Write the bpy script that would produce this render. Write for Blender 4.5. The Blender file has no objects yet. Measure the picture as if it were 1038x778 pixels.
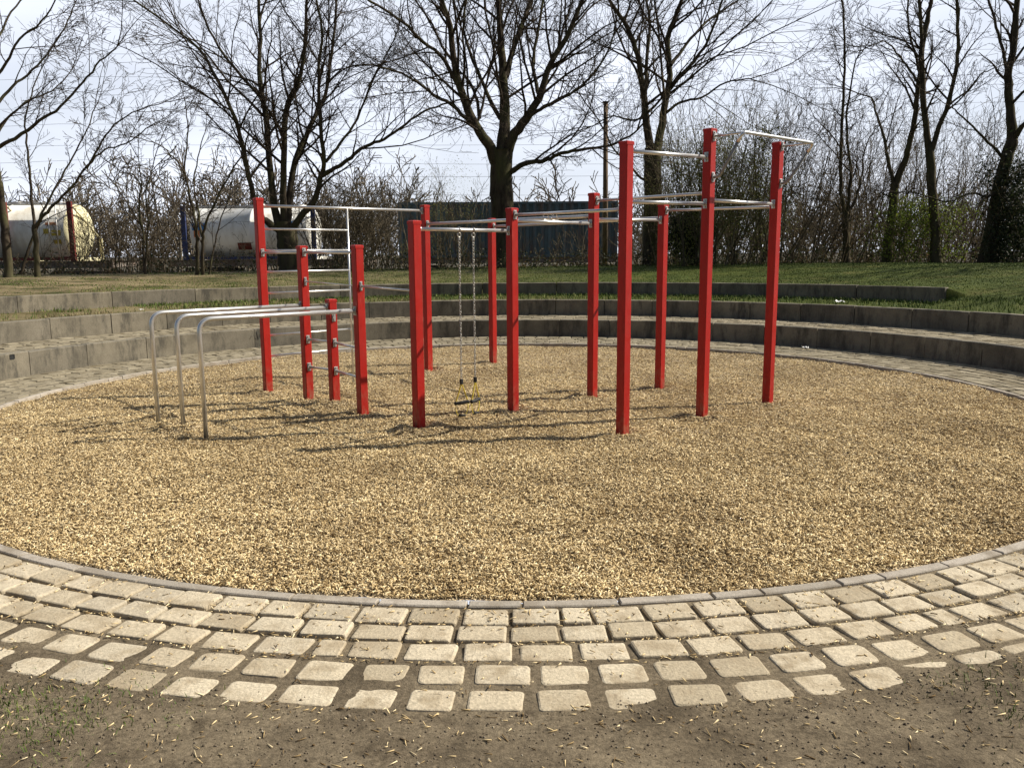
import bpy, math, random
import numpy as np
from math import sin, cos, pi, radians, hypot, atan2, sqrt
from mathutils import Vector, Matrix

R = random.Random(7)
N = np.random.default_rng(11)
S = bpy.context.scene
COL = S.collection

# ------------------------------------------------------------------ camera
F, PITCH, ROLL, CH = 840.0, 0.155944, -0.006882, 1.6
CX, CY, RC = 0.0184, 9.2413, 5.575          # centre and radius of the round pit

def ray(x, y):
    a, b = (x - 519) / F, -(y - 389) / F
    c, s = cos(ROLL), sin(ROLL)
    a, b = c * a - s * b, s * a + c * b
    return a, cos(PITCH) + sin(PITCH) * b, -sin(PITCH) + cos(PITCH) * b

def P(x, y, d):
    a, b, c = ray(x, y)
    t = d / b
    return Vector((a * t, d, CH + c * t))

cam = bpy.data.cameras.new('camera')
cam.sensor_width = 36.0
cam.lens = F / 1038 * 36.0
cam.clip_end = 3000
cam.clip_start = 0.05
camo = bpy.data.objects.new('camera', cam)
COL.objects.link(camo)
camo.matrix_world = Matrix.Translation((0, 0, CH)) @ Matrix.Rotation(pi / 2 - PITCH, 4, 'X') @ Matrix.Rotation(ROLL, 4, 'Z')
S.camera = camo

# ------------------------------------------------------------------ light
SUN_EL, SUN_AZ = radians(42), radians(11)     # azimuth from +X towards +Y
sd = Vector((cos(SUN_EL) * cos(SUN_AZ), cos(SUN_EL) * sin(SUN_AZ), sin(SUN_EL)))
sl = bpy.data.lights.new('sun', 'SUN')
sl.energy = 5.0
sl.angle = radians(0.53)
sl.color = (1.0, 0.93, 0.80)
so = bpy.data.objects.new('sun', sl)
so.rotation_euler = sd.to_track_quat('Z', 'Y').to_euler()
so.location = (20, 10, 30)
COL.objects.link(so)

w = bpy.data.worlds.new('World')
S.world = w
w.use_nodes = True
nt = w.node_tree
nt.nodes.clear()
def wn(t, **k):
    n = nt.nodes.new(t)
    for a, b in k.items():
        setattr(n, a, b)
    return n
sky = wn('ShaderNodeTexSky', sky_type='NISHITA')
sky.sun_disc = False
sky.sun_elevation = SUN_EL
sky.sun_rotation = pi / 2 - SUN_AZ
sky.air_density = 1.0
sky.dust_density = 1.2
sky.ozone_density = 1.5
tc = wn('ShaderNodeTexCoord')
mp = wn('ShaderNodeMapping')
mp.inputs['Scale'].default_value = (1.0, 1.0, 3.2)
cn = wn('ShaderNodeTexNoise')
cn.inputs['Scale'].default_value = 2.6
cn.inputs['Detail'].default_value = 6
cr = wn('ShaderNodeValToRGB')
cr.color_ramp.elements[0].position = 0.33
cr.color_ramp.elements[0].color = (0.62, 0.62, 0.62, 1)
cr.color_ramp.elements[1].position = 0.66
cr.color_ramp.elements[1].color = (0.95, 0.95, 0.95, 1)
mx = wn('ShaderNodeMix', data_type='RGBA')
mx.inputs['B'].default_value = (16.6, 17.5, 19.7, 1)
bg = wn('ShaderNodeBackground')
bg.inputs['Strength'].default_value = 0.046
ow = wn('ShaderNodeOutputWorld')
L = nt.links.new
L(tc.outputs['Generated'], mp.inputs['Vector'])
L(mp.outputs['Vector'], cn.inputs['Vector'])
L(cn.outputs['Fac'], cr.inputs['Fac'])
# thin bright cloud veil in the half of the sky towards the sun and the trees; unseen sky behind the camera set clearer and dimmer to cut fill light
sp = wn('ShaderNodeVectorMath', operation='DOT_PRODUCT')
sp.inputs[1].default_value = (0.35, 0.92, -0.25)
L(tc.outputs['Generated'], sp.inputs[0])
fr = wn('ShaderNodeMapRange', interpolation_type='SMOOTHSTEP')
fr.inputs['From Min'].default_value = -0.35
fr.inputs['From Max'].default_value = 0.65
fr.inputs['To Min'].default_value = 0.04
L(sp.outputs['Value'], fr.inputs['Value'])
ml = wn('ShaderNodeMath', operation='MULTIPLY')
L(cr.outputs['Color'], ml.inputs[0])
L(fr.outputs['Result'], ml.inputs[1])
L(ml.outputs['Value'], mx.inputs['Factor'])
L(sky.outputs['Color'], mx.inputs['A'])
L(mx.outputs['Result'], bg.inputs['Color'])
L(bg.outputs['Background'], ow.inputs['Surface'])

vs = S.view_settings
vs.view_transform = 'Standard'
vs.look = 'None'
vs.exposure = 0.50
vs.gamma = 1
vs.use_curve_mapping = False

# ------------------------------------------------------------------ materials
def new_mat(name):
    m = bpy.data.materials.new(name)
    m.use_nodes = True
    return m, m.node_tree, m.node_tree.nodes['Principled BSDF']

def node(t, typ, **k):
    n = t.nodes.new(typ)
    for a, b in k.items():
        if a.startswith('i_'):
            n.inputs[a[2:]].default_value = b
        else:
            setattr(n, a, b)
    return n

def ramp(t, stops):
    r = t.nodes.new('ShaderNodeValToRGB')
    e = r.color_ramp.elements
    while len(e) < len(stops):
        e.new(0.5)
    for q, (p, c) in zip(e, stops):
        q.position = p
        q.color = (*c, 1)
    return r

def mix(t, fac, a, b, typ='MIX'):
    m = t.nodes.new('ShaderNodeMix')
    m.data_type = 'RGBA'
    m.blend_type = typ
    for s, v in (('Factor', fac), ('A', a), ('B', b)):
        if hasattr(v, 'is_output'):
            t.links.new(v, m.inputs[s])
        elif s == 'Factor':
            m.inputs[s].default_value = v
        else:
            m.inputs[s].default_value = (*v, 1)
    return m.outputs['Result']

def noise(t, scale, detail=4, rough=0.55, stretch=None, vec=None):
    n = t.nodes.new('ShaderNodeTexNoise')
    n.inputs['Scale'].default_value = scale
    n.inputs['Detail'].default_value = detail
    n.inputs['Roughness'].default_value = rough
    c = t.nodes.new('ShaderNodeTexCoord')
    if stretch:
        m = t.nodes.new('ShaderNodeMapping')
        m.inputs['Scale'].default_value = stretch
        t.links.new(c.outputs['Object'], m.inputs['Vector'])
        t.links.new(m.outputs['Vector'], n.inputs['Vector'])
    else:
        t.links.new(c.outputs['Object'], n.inputs['Vector'])
    return n.outputs['Fac']

def bump(t, b, h, dist=0.01, strength=1.0):
    n = t.nodes.new('ShaderNodeBump')
    n.inputs['Distance'].default_value = dist
    n.inputs['Strength'].default_value = strength
    t.links.new(h, n.inputs['Height'])
    t.links.new(n.outputs['Normal'], b.inputs['Normal'])

def rmap(t, v, stops):
    r = ramp(t, stops)
    t.links.new(v, r.inputs['Fac'])
    return r.outputs['Color']

def noisy(name, c1, c2, scale=5, rough=0.8, c3=None, scale2=40, bdist=0.0, stretch=None, metallic=0.0, lo=0.35, hi=0.65, spec=0.3):
    m, t, b = new_mat(name)
    c = rmap(t, noise(t, scale, 5, 0.6, stretch), [(lo, c1), (hi, c2)])
    n2 = noise(t, scale2, 5, 0.65, stretch)
    if c3:
        f = rmap(t, n2, [(0.45, (0, 0, 0)), (0.7, (1, 1, 1))])
        c = mix(t, f, c, c3)
    t.links.new(c, b.inputs['Base Color'])
    b.inputs['Roughness'].default_value = rough
    b.inputs['Metallic'].default_value = metallic
    b.inputs['Specular IOR Level'].default_value = spec
    if bdist:
        bump(t, b, n2, bdist)
    return m

def island(name, stops, rough=0.9, spec=0.2, extra=None, bdist=0.0, nscale=60, nmul=0.35):
    m, t, b = new_mat(name)
    g = t.nodes.new('ShaderNodeNewGeometry')
    c = rmap(t, g.outputs['Random Per Island'], stops)
    n = noise(t, nscale, 4, 0.65)
    k = rmap(t, n, [(0.3, (1 - nmul,) * 3), (0.7, (1 + nmul * 0.4,) * 3)])
    c = mix(t, 1.0, c, k, 'MULTIPLY')
    if extra:
        f = rmap(t, noise(t, extra[1], 5, 0.6), [(0.48, (0, 0, 0)), (0.66, (1, 1, 1))])
        c = mix(t, f, c, extra[0])
    t.links.new(c, b.inputs['Base Color'])
    b.inputs['Roughness'].default_value = rough
    b.inputs['Specular IOR Level'].default_value = spec
    if bdist:
        bump(t, b, n, bdist)
    return m

M = {}
M['red'] = noisy('red_paint', (0.3440, 0.0109, 0.0078), (0.4050, 0.0153, 0.0094), 3, 0.42, (0.3013, 0.0131, 0.0086), 24, stretch=(1, 1, 0.25), spec=0.28)
def scuff(m):
    t = m.node_tree; b = t.nodes['Principled BSDF']
    c = b.inputs['Base Color'].links[0].from_socket
    g = t.nodes.new('ShaderNodeNewGeometry'); sx = t.nodes.new('ShaderNodeSeparateXYZ')
    t.links.new(g.outputs['Position'], sx.inputs['Vector'])
    mr = node(t, 'ShaderNodeMapRange')
    for a_, v_ in (('From Min', .0), ('From Max', .30), ('To Min', .75), ('To Max', .03)):
        mr.inputs[a_].default_value = v_
    t.links.new(sx.outputs['Z'], mr.inputs['Value'])
    n1 = rmap(t, noise(t, 14, 6, 0.75, (1, 1, 0.5)), [(0.45, (0, 0, 0)), (0.65, (1, 1, 1))])
    mu = node(t, 'ShaderNodeMath', operation='MULTIPLY')
    t.links.new(n1, mu.inputs[0]); t.links.new(mr.outputs['Result'], mu.inputs[1])
    c = mix(t, mu.outputs['Value'], c, (0.28, 0.16, 0.10))
    n2 = rmap(t, noise(t, 38, 4, 0.7, (1, 1, 0.12)), [(0.66, (0, 0, 0)), (0.74, (0.6, 0.6, 0.6))])
    c = mix(t, n2, c, (0.50, 0.10, 0.08))
    t.links.new(c, b.inputs['Base Color'])
    r = rmap(t, noise(t, 9, 5, 0.7), [(0.3, (0.34,)*3), (0.7, (0.58,)*3)])
    t.links.new(r, b.inputs['Roughness'])
scuff(M['red'])
M['steel'] = noisy('brushed_steel', (0.60, 0.59, 0.57), (0.70, 0.69, 0.67), 8, 0.30, metallic=0.80)
M['galv'] = noisy('bracket_steel', (0.45, 0.44, 0.42), (0.62, 0.60, 0.58), 30, 0.4, metallic=0.85)
M['chain'] = noisy('chain_steel', (0.36, 0.35, 0.32), (0.52, 0.50, 0.46), 60, 0.4, metallic=0.7)
M['shaded_steel'] = noisy('shaded_tube', (0.22, 0.215, 0.20), (0.30, 0.29, 0.275), 12, 0.5, metallic=0.6)  # outrigger braces: bar steel darkened, their shade put into the colour
M['yellow'] = noisy('yellow_webbing', (0.62, 0.47, 0.05), (0.72, 0.58, 0.10), 80, 0.8)
M['black'] = noisy('black_rubber_and_hole', (0.012, 0.012, 0.012), (0.03, 0.03, 0.03), 60, 0.7)
M['white'] = noisy('white_litter', (0.78, 0.78, 0.76), (0.85, 0.85, 0.84), 60, 0.7)
M['ink'] = noisy('graffiti_ink', (0.075, 0.070, 0.062), (0.10, 0.092, 0.08), 60, 0.7)

# concrete of the terrace walls
def concrete():
    m, t, b = new_mat('weathered_concrete')
    g = t.nodes.new('ShaderNodeNewGeometry')
    base = rmap(t, noise(t, 2.2, 6, 0.65), [(0.3, (0.130, 0.113, 0.081)), (0.7, (0.255, 0.224, 0.166))])
    isl = rmap(t, g.outputs['Random Per Island'], [(0, (0.82, 0.82, 0.84)), (1, (1.12, 1.1, 1.06))])
    base = mix(t, 1.0, base, isl, 'MULTIPLY')
    st = rmap(t, noise(t, 4.5, 7, 0.75, (1, 1, 0.30)), [(0.47, (0, 0, 0)), (0.62, (0.9, 0.9, 0.9))])
    base = mix(t, st, base, (0.068, 0.060, 0.045))
    sp = rmap(t, noise(t, 70, 3, 0.7), [(0.35, (0.78, 0.78, 0.78)), (0.7, (1.12, 1.12, 1.12))])
    base = mix(t, 1.0, base, sp, 'MULTIPLY')
    t.links.new(base, b.inputs['Base Color'])
    b.inputs['Roughness'].default_value = 0.9
    bump(t, b, noise(t, 90, 5, 0.7), 0.004)
    return m
M['concrete'] = concrete()
M['sett'] = island('sandstone_sett', [(0, (0.3688, 0.3087, 0.2151)), (0.25, (0.4677, 0.3959, 0.2828)), (0.6, (0.5493, 0.4724, 0.3461)), (0.85, (0.5051, 0.4361, 0.3221)), (1, (0.4129, 0.3567, 0.2653))], 0.9, 0.12, ((0.3140, 0.2538, 0.1703), 7), 0.005, 70, 0.30)
M['sett_grey'] = island('granite_sett', [(0, (0.198, 0.170, 0.120)), (0.5, (0.264, 0.228, 0.162)), (1, (0.324, 0.282, 0.204))], 0.95, 0.08, ((0.138, 0.114, 0.072), 5), 0.004, 120, 0.25)
M['kerb'] = island('kerb_stone', [(0, (0.314, 0.279, 0.230)), (1, (0.423, 0.376, 0.316))], 0.9, 0.12, ((0.235, 0.199, 0.154), 6), 0.003, 90, 0.25)

def dirt():
    m, t, b = new_mat('bare_soil')
    c = rmap(t, noise(t, 2.4, 6, 0.62), [(0.30, (0.105, 0.082, 0.054)), (0.48, (0.188, 0.149, 0.099)), (0.70, (0.285, 0.23, 0.153))])
    f = rmap(t, noise(t, 48, 7, 0.8), [(0.34, (0.48, 0.48, 0.48)), (0.66, (1.25, 1.25, 1.25))])
    c = mix(t, 1.0, c, f, 'MULTIPLY')
    n3 = noise(t, 8, 6, 0.75)
    f = rmap(t, n3, [(0.54, (0, 0, 0)), (0.66, (0.8, 0.8, 0.8))])
    c = mix(t, f, c, (0.085, 0.066, 0.043))
    t.links.new(c, b.inputs['Base Color'])
    b.inputs['Roughness'].default_value = 0.97
    b.inputs['Specular IOR Level'].default_value = 0.1
    bump(t, b, noise(t, 45, 8, 0.75), 0.02, 0.9)
    return m
M['dirt'] = dirt()

def mulch():
    m, t, b = new_mat('wood_chip_bed')
    v = node(t, 'ShaderNodeTexVoronoi', i_Scale=75.0)
    c0 = t.nodes.new('ShaderNodeTexCoord')
    t.links.new(c0.outputs['Object'], v.inputs['Vector'])
    s = node(t, 'ShaderNodeSeparateColor')
    t.links.new(v.outputs['Color'], s.inputs['Color'])
    c = rmap(t, s.outputs['Red'], [(0, (0.085, 0.056, 0.030)), (0.4, (0.26, 0.190, 0.108)), (0.75, (0.49, 0.39, 0.24)), (1, (0.64, 0.53, 0.35))])
    t.links.new(c, b.inputs['Base Color'])
    b.inputs['Roughness'].default_value = 0.95
    b.inputs['Specular IOR Level'].default_value = 0.15
    bump(t, b, v.outputs['Distance'], 0.02, 1.0)
    return m
M['mulch'] = mulch()
M['chips'] = island('wood_chips', [(0, (0.0927, 0.0571, 0.0261)), (0.15, (0.2215, 0.1497, 0.0696)), (0.40, (0.5356, 0.3989, 0.2044)), (0.72, (0.8137, 0.6452, 0.3654)), (1, (0.9270, 0.7880, 0.5133))], 0.9, 0.1, None, 0, 90, 0.2)
def patchy(m, lo):
    # broad patches of damper, browner chips
    t = m.node_tree
    b = t.nodes['Principled BSDF']
    c = b.inputs['Base Color'].links[0].from_socket
    k = rmap(t, noise(t, 0.75, 5, 0.6), [(0.36, lo), (0.58, (1.06, 1.06, 1.06))])
    t.links.new(mix(t, 1.0, c, k, 'MULTIPLY'), b.inputs['Base Color'])
patchy(M['chips'], (0.80, 0.77, 0.74)); patchy(M['mulch'], (0.80, 0.77, 0.74))

def lawn():
    m, t, b = new_mat('lawn_soil')
    geo = t.nodes.new('ShaderNodeNewGeometry')
    sx = t.nodes.new('ShaderNodeSeparateXYZ')
    t.links.new(geo.outputs['Position'], sx.inputs['Vector'])
    mr = node(t, 'ShaderNodeMapRange')
    mr.inputs['From Min'].default_value = -9
    mr.inputs['From Max'].default_value = 3
    t.links.new(sx.outputs['X'], mr.inputs['Value'])
    green = rmap(t, noise(t, 1.1, 6, 0.65), [(0.3, (0.040, 0.060, 0.011)), (0.55, (0.075, 0.094, 0.018)), (0.75, (0.125, 0.115, 0.036))])
    dry = rmap(t, noise(t, 0.9, 6, 0.7), [(0.36, (0.055, 0.062, 0.018)), (0.44, (0.15, 0.12, 0.060)), (0.58, (0.28, 0.222, 0.125))])
    c = mix(t, mr.outputs['Result'], dry, green)
    f = rmap(t, noise(t, 30, 5, 0.75), [(0.35, (0.6, 0.6, 0.6)), (0.7, (1.15, 1.15, 1.15))])
    c = mix(t, 1.0, c, f, 'MULTIPLY')
    t.links.new(c, b.inputs['Base Color'])
    b.inputs['Roughness'].default_value = 0.95
    b.inputs['Specular IOR Level'].default_value = 0.1
    bump(t, b, noise(t, 25, 6, 0.7), 0.04, 0.9)
    return m
M['lawn'] = lawn()
M['grass'] = island('grass_blades', [(0, (0.038, 0.073, 0.009)), (0.4, (0.070, 0.119, 0.015)), (0.75, (0.113, 0.157, 0.025)), (0.92, (0.190, 0.205, 0.051)), (1, (0.292, 0.287, 0.091))], 0.7, 0.25)
M['dry_grass'] = island('dry_grass', [(0, (0.16, 0.12, 0.055)), (0.5, (0.26, 0.20, 0.10)), (0.8, (0.33, 0.27, 0.15)), (1, (0.10, 0.12, 0.03))], 0.8, 0.2)
M['bark'] = noisy('bark', (0.034, 0.026, 0.020), (0.083, 0.066, 0.047), 9, 0.95, (0.086, 0.086, 0.039), 3.5, 0.0, (1, 1, 0.3), spec=0.1)
M['bark2'] = noisy('grey_green_bark', (0.041, 0.033, 0.022), (0.090, 0.072, 0.048), 9, 0.95, (0.102, 0.093, 0.045), 3.0, 0.0, (1, 1, 0.3), spec=0.1)
M['twig'] = noisy('twig_bark', (0.035, 0.027, 0.020), (0.074, 0.057, 0.041), 3, 0.95, spec=0.1)
M['brush'] = island('brushwood', [(0, (0.054, 0.044, 0.029)), (0.5, (0.111, 0.091, 0.061)), (0.85, (0.185, 0.151, 0.100)), (1, (0.270, 0.220, 0.145))], 0.95, 0.1)
M['brush_pale'] = island('pale_brushwood', [(0, (0.078, 0.060, 0.041)), (0.5, (0.138, 0.108, 0.072)), (1, (0.210, 0.166, 0.110))], 0.95, 0.1)
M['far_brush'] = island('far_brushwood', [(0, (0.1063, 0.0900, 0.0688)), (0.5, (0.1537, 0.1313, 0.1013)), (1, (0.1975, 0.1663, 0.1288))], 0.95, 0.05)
def leaf(name, stops):
    m = island(name, stops, 0.6, 0.3)
    b = m.node_tree.nodes['Principled BSDF']
    t = m.node_tree
    tr = node(t, 'ShaderNodeBsdfTranslucent')
    src = b.inputs['Base Color'].links[0].from_socket
    t.links.new(src, tr.inputs['Color'])
    ms = node(t, 'ShaderNodeMixShader', i_Fac=0.35)
    t.links.new(b.outputs['BSDF'], ms.inputs[1])
    t.links.new(tr.outputs['BSDF'], ms.inputs[2])
    t.links.new(ms.outputs['Shader'], t.nodes['Material Output'].inputs['Surface'])
    return m
M['leaf_new'] = leaf('young_leaves', [(0, (0.13, 0.145, 0.035)), (0.6, (0.21, 0.22, 0.065)), (1, (0.26, 0.24, 0.10))])
M['leaf_lime'] = leaf('lime_leaves', [(0, (0.10, 0.15, 0.02)), (0.6, (0.20, 0.26, 0.03)), (1, (0.30, 0.33, 0.06))])
M['leaf_dark'] = leaf('evergreen_leaves', [(0, (0.012, 0.02, 0.010)), (0.7, (0.03, 0.042, 0.016)), (1, (0.055, 0.062, 0.026))])
M['leaf_bramble'] = leaf('bramble_leaves', [(0, (0.025, 0.035, 0.012)), (0.5, (0.05, 0.058, 0.022)), (0.8, (0.10, 0.075, 0.035)), (1, (0.20, 0.14, 0.07))])
M['bud'] = leaf('swelling_buds', [(0, (0.13, 0.11, 0.045)), (1, (0.20, 0.18, 0.07))])
M['tank'] = noisy('tank_white', (0.735, 0.719, 0.662), (0.840, 0.824, 0.756), 0.7, 0.45, (0.525, 0.483, 0.399), 1.8, stretch=(1, 1, 0.4))
M['tank_b'] = noisy('tank_grey_white', (0.78, 0.77, 0.73), (0.85, 0.845, 0.81), 0.7, 0.42, (0.50, 0.47, 0.41), 2.2, stretch=(1, 1, 0.3))
M['tank_cream'] = noisy('tank_cream', (0.72, 0.66, 0.40), (0.80, 0.75, 0.50), 0.9, 0.5, (0.62, 0.55, 0.32), 2.5)
M['rust_red'] = noisy('frame_red', (0.13, 0.022, 0.018), (0.18, 0.030, 0.024), 3, 0.6, (0.08, 0.03, 0.02), 9)
M['frame_blue'] = noisy('frame_blue', (0.022, 0.035, 0.105), (0.035, 0.052, 0.145), 3, 0.6, (0.03, 0.03, 0.06), 9)
M['teal'] = noisy('container_teal', (0.0637, 0.1052, 0.1249), (0.1010, 0.1579, 0.1785), 0.8, 0.6, (0.1258, 0.0927, 0.0766), 2.4, stretch=(1, 1, 0.3))
M['wagon'] = noisy('wagon_steel', (0.10, 0.09, 0.08), (0.20, 0.18, 0.16), 2, 0.8, (0.12, 0.07, 0.045), 5)
M['dark_steel'] = noisy('dark_steel', (0.03, 0.027, 0.025), (0.06, 0.05, 0.045), 6, 0.8)
M['pole'] = noisy('pole_wood', (0.143, 0.099, 0.063), (0.247, 0.177, 0.117), 6, 0.9, (0.105, 0.075, 0.053), 18, stretch=(3, 3, 0.3))
M['wire'] = noisy('wire', (0.05, 0.05, 0.055), (0.09, 0.09, 0.1), 6, 0.7)
M['sign_y'] = noisy('placard_yellow', (0.50, 0.38, 0.06), (0.58, 0.44, 0.08), 9, 0.6)
M['sign_b'] = noisy('placard_blue', (0.05, 0.16, 0.35), (0.07, 0.20, 0.42), 9, 0.6)
M['sign_o'] = noisy('placard_orange', (0.45, 0.16, 0.06), (0.52, 0.20, 0.08), 9, 0.6)
M['ballast'] = noisy('ballast', (0.12, 0.10, 0.08), (0.22, 0.19, 0.15), 12, 0.95)

# ------------------------------------------------------------------ mesh helpers
def link(name, me, mat, parent=None):
    o = bpy.data.objects.new(name, me)
    COL.objects.link(o)
    if mat is not None:
        me.materials.append(mat)
    if parent is not None:
        o.parent = parent
    return o

def from_np(name, V, quads=None, tris=None, smooth=False):
    me = bpy.data.meshes.new(name)
    V = np.asarray(V, np.float32).reshape(-1, 3)
    q = np.zeros((0, 4), np.int32) if quads is None else np.asarray(quads, np.int32).reshape(-1, 4)
    t = np.zeros((0, 3), np.int32) if tris is None else np.asarray(tris, np.int32).reshape(-1, 3)
    me.vertices.add(len(V))
    me.vertices.foreach_set('co', V.ravel())
    nl = q.size + t.size
    me.loops.add(nl)
    me.loops.foreach_set('vertex_index', np.concatenate([q.ravel(), t.ravel()]))
    me.polygons.add(len(q) + len(t))
    st = np.concatenate([np.arange(len(q)) * 4, q.size + np.arange(len(t)) * 3]).astype(np.int32)
    me.polygons.foreach_set('loop_start', st)
    if smooth:
        me.polygons.foreach_set('use_smooth', np.ones(len(q) + len(t), bool))
    me.update(calc_edges=True)
    return me

class MB:
    """collects shapes, then becomes one mesh"""
    def __init__(self):
        self.v, self.f, self.sm = [], [], []
    def add(self, vs, fs, smooth=False):
        o = len(self.v)
        self.v += [tuple(p) for p in vs]
        for f in fs:
            self.f.append([i + o for i in f])
            self.sm.append(smooth)
    def box(self, c, half, ux=(1, 0, 0), uy=(0, 1, 0), uz=(0, 0, 1), bev=0.0):
        c = Vector(c); a = [Vector(q) for q in (ux, uy, uz)]
        hx, hy, hz = half
        b = min(bev, hx * .45, hy * .45, hz * .45)
        if b <= 0:
            vs = [c + a[0]*x*hx + a[1]*y*hy + a[2]*z*hz for z in (-1, 1) for x, y in ((-1,-1),(1,-1),(1,1),(-1,1))]
            self.add(vs, [(3,2,1,0),(4,5,6,7),(0,1,5,4),(1,2,6,5),(2,3,7,6),(3,0,4,7)])
            return
        rings = []
        for z, ins in ((-hz, b), (-hz + b, 0), (hz - b, 0), (hz, b)):
            X, Y = hx - ins, hy - ins
            k = b if ins == 0 else b * .6
            rings.append([(-X+k,-Y),(X-k,-Y),(X,-Y+k),(X,Y-k),(X-k,Y),(-X+k,Y),(-X,Y-k),(-X,-Y+k)])
        zs = (-hz, -hz + b, hz - b, hz)
        vs = [c + a[0]*x + a[1]*y + a[2]*z for r, z in zip(rings, zs) for x, y in r]
        fs = [tuple(range(7, -1, -1)), tuple(range(24, 32))]
        for k in range(3):
            for i in range(8):
                j = (i + 1) % 8
                fs.append((k*8+i, k*8+j, k*8+8+j, k*8+8+i))
        self.add(vs, fs)
    def tube(self, pts, r, n=10, cap=True):
        pts = [Vector(p) for p in pts]
        rs = r if isinstance(r, (list, tuple)) else [r] * len(pts)
        vs = []
        up = None
        for i, p in enumerate(pts):
            t = (pts[min(i+1, len(pts)-1)] - pts[max(i-1, 0)]).normalized()
            if up is None:
                up = Vector((0, 0, 1)) if abs(t.z) < .9 else Vector((1, 0, 0))
            s = t.cross(up).normalized(); up2 = s.cross(t).normalized(); up = up2
            for k in range(n):
                a = 2*pi*k/n
                vs.append(p + s*cos(a)*rs[i] + up2*sin(a)*rs[i])
        fs = []
        for i in range(len(pts)-1):
            for k in range(n):
                j = (k+1) % n
                fs.append((i*n+k, i*n+j, (i+1)*n+j, (i+1)*n+k))
        self.add(vs, fs, True)
        if cap:
            o = len(self.v) - len(vs)
            self.f.append([o + k for k in range(n-1, -1, -1)]); self.sm.append(False)
            self.f.append([o + (len(pts)-1)*n + k for k in range(n)]); self.sm.append(False)
    def torus(self, c, nrm, R1, r, n=16, m=6, sx=1.0, ax=None):
        c = Vector(c); nrm = Vector(nrm).normalized()
        a = Vector(ax).normalized() if ax is not None else nrm.orthogonal().normalized()
        b = nrm.cross(a)
        vs = []
        for i in range(n):
            t = 2*pi*i/n
            d = a*cos(t)*sx + b*sin(t)
            dn = d.normalized()
            for k in range(m):
                q = 2*pi*k/m
                vs.append(c + d*R1 + dn*cos(q)*r + nrm*sin(q)*r)
        fs = [(i*m+k, ((i+1) % n)*m+k, ((i+1) % n)*m+(k+1) % m, i*m+(k+1) % m) for i in range(n) for k in range(m)]
        self.add(vs, fs, True)
    def build(self, name, mat, parent=None):
        me = bpy.data.meshes.new(name)
        me.from_pydata(self.v, [], self.f)
        me.polygons.foreach_set('use_smooth', self.sm)
        me.update()
        return link(name, me, mat, parent)

def fillet(pts, rad, n=6):
    """polyline with rounded inner corners"""
    pts = [Vector(p) for p in pts]
    out = [pts[0]]
    for a, b, c in zip(pts, pts[1:], pts[2:]):
        d1, d2 = (a-b).normalized(), (c-b).normalized()
        r = min(rad, (a-b).length*.49, (c-b).length*.49)
        s, e = b + d1*r, b + d2*r
        for i in range(n+1):
            t = i/n
            out.append(s*(1-t)**2 + b*2*t*(1-t) + e*t*t)
    out.append(pts[-1])
    return out

def tag(o, label=None, cat=None, group=None, kind=None):
    if label: o['label'] = label
    if cat: o['category'] = cat
    if group: o['group'] = group
    if kind: o['kind'] = kind
    return o

def empty(name, loc, label, cat, group=None):
    o = bpy.data.objects.new(name, None)
    COL.objects.link(o)
    o.location = loc
    o.empty_display_size = 0.2
    return tag(o, label, cat, group)

def put(o, root):
    """keep world-space mesh coordinates when a part goes under a moved Empty"""
    o.parent = root
    o.matrix_parent_inverse = Matrix.Translation(-Vector(root.location))
    return o

# tubes for trees: fast, grouped by point count and side count
class Tubes:
    def __init__(self):
        self.b = {}
    def add(self, pts, rad):
        r = max(rad)
        n = 9 if r > .09 else 7 if r > .045 else 5 if r > .02 else 3
        self.b.setdefault((len(pts), n), []).append((pts, rad))
    def mesh(self, name):
        V, Q, o = [], [], 0
        for (k, n), lst in self.b.items():
            p = np.array([a for a, _ in lst], float)
            r = np.array([b for _, b in lst], float)
            t = np.gradient(p, axis=1)
            t /= np.linalg.norm(t, axis=2, keepdims=True) + 1e-9
            ref = np.where(np.abs(t[:, :1, 2:3]) < .85, np.array([0, 0, 1.0]), np.array([1.0, 0, 0]))
            ref = np.broadcast_to(ref, t.shape)
            s = np.cross(t, ref); s /= np.linalg.norm(s, axis=2, keepdims=True) + 1e-9
            u = np.cross(s, t)
            a = np.arange(n) * 2*pi/n
            v = p[:, :, None] + r[:, :, None, None]*(s[:, :, None]*np.cos(a)[None, None, :, None] + u[:, :, None]*np.sin(a)[None, None, :, None])
            m = len(lst)
            base = (np.arange(m)*k*n)[:, None, None] + (np.arange(k-1)*n)[None, :, None] + np.arange(n)[None, None, :]
            nx = (np.arange(m)*k*n)[:, None, None] + (np.arange(k-1)*n)[None, :, None] + ((np.arange(n)+1) % n)[None, None, :]
            q = np.stack([base, nx, nx + n, base + n], -1) + o
            V.append(v.reshape(-1, 3)); Q.append(q.reshape(-1, 4)); o += m*k*n
        if not V:
            return from_np(name, np.zeros((0, 3)))
        return from_np(name, np.concatenate(V), np.concatenate(Q), smooth=True)

def smoothstep(a, b, x):
    t = np.clip((x-a)/(b-a), 0, 1)
    return t*t*(3-2*t)

# cheap value noise for geometry
_T = N.random((64, 64))
def vnoise(x, y, s):
    x = np.asarray(x, float)*s; y = np.asarray(y, float)*s
    xi = np.floor(x).astype(int); yi = np.floor(y).astype(int)
    fx = x-xi; fy = y-yi
    fx = fx*fx*(3-2*fx); fy = fy*fy*(3-2*fy)
    g = lambda i, j: _T[i % 64, j % 64]
    return (g(xi, yi)*(1-fx)+g(xi+1, yi)*fx)*(1-fy)+(g(xi, yi+1)*(1-fx)+g(xi+1, yi+1)*fx)*fy - .5

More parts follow.
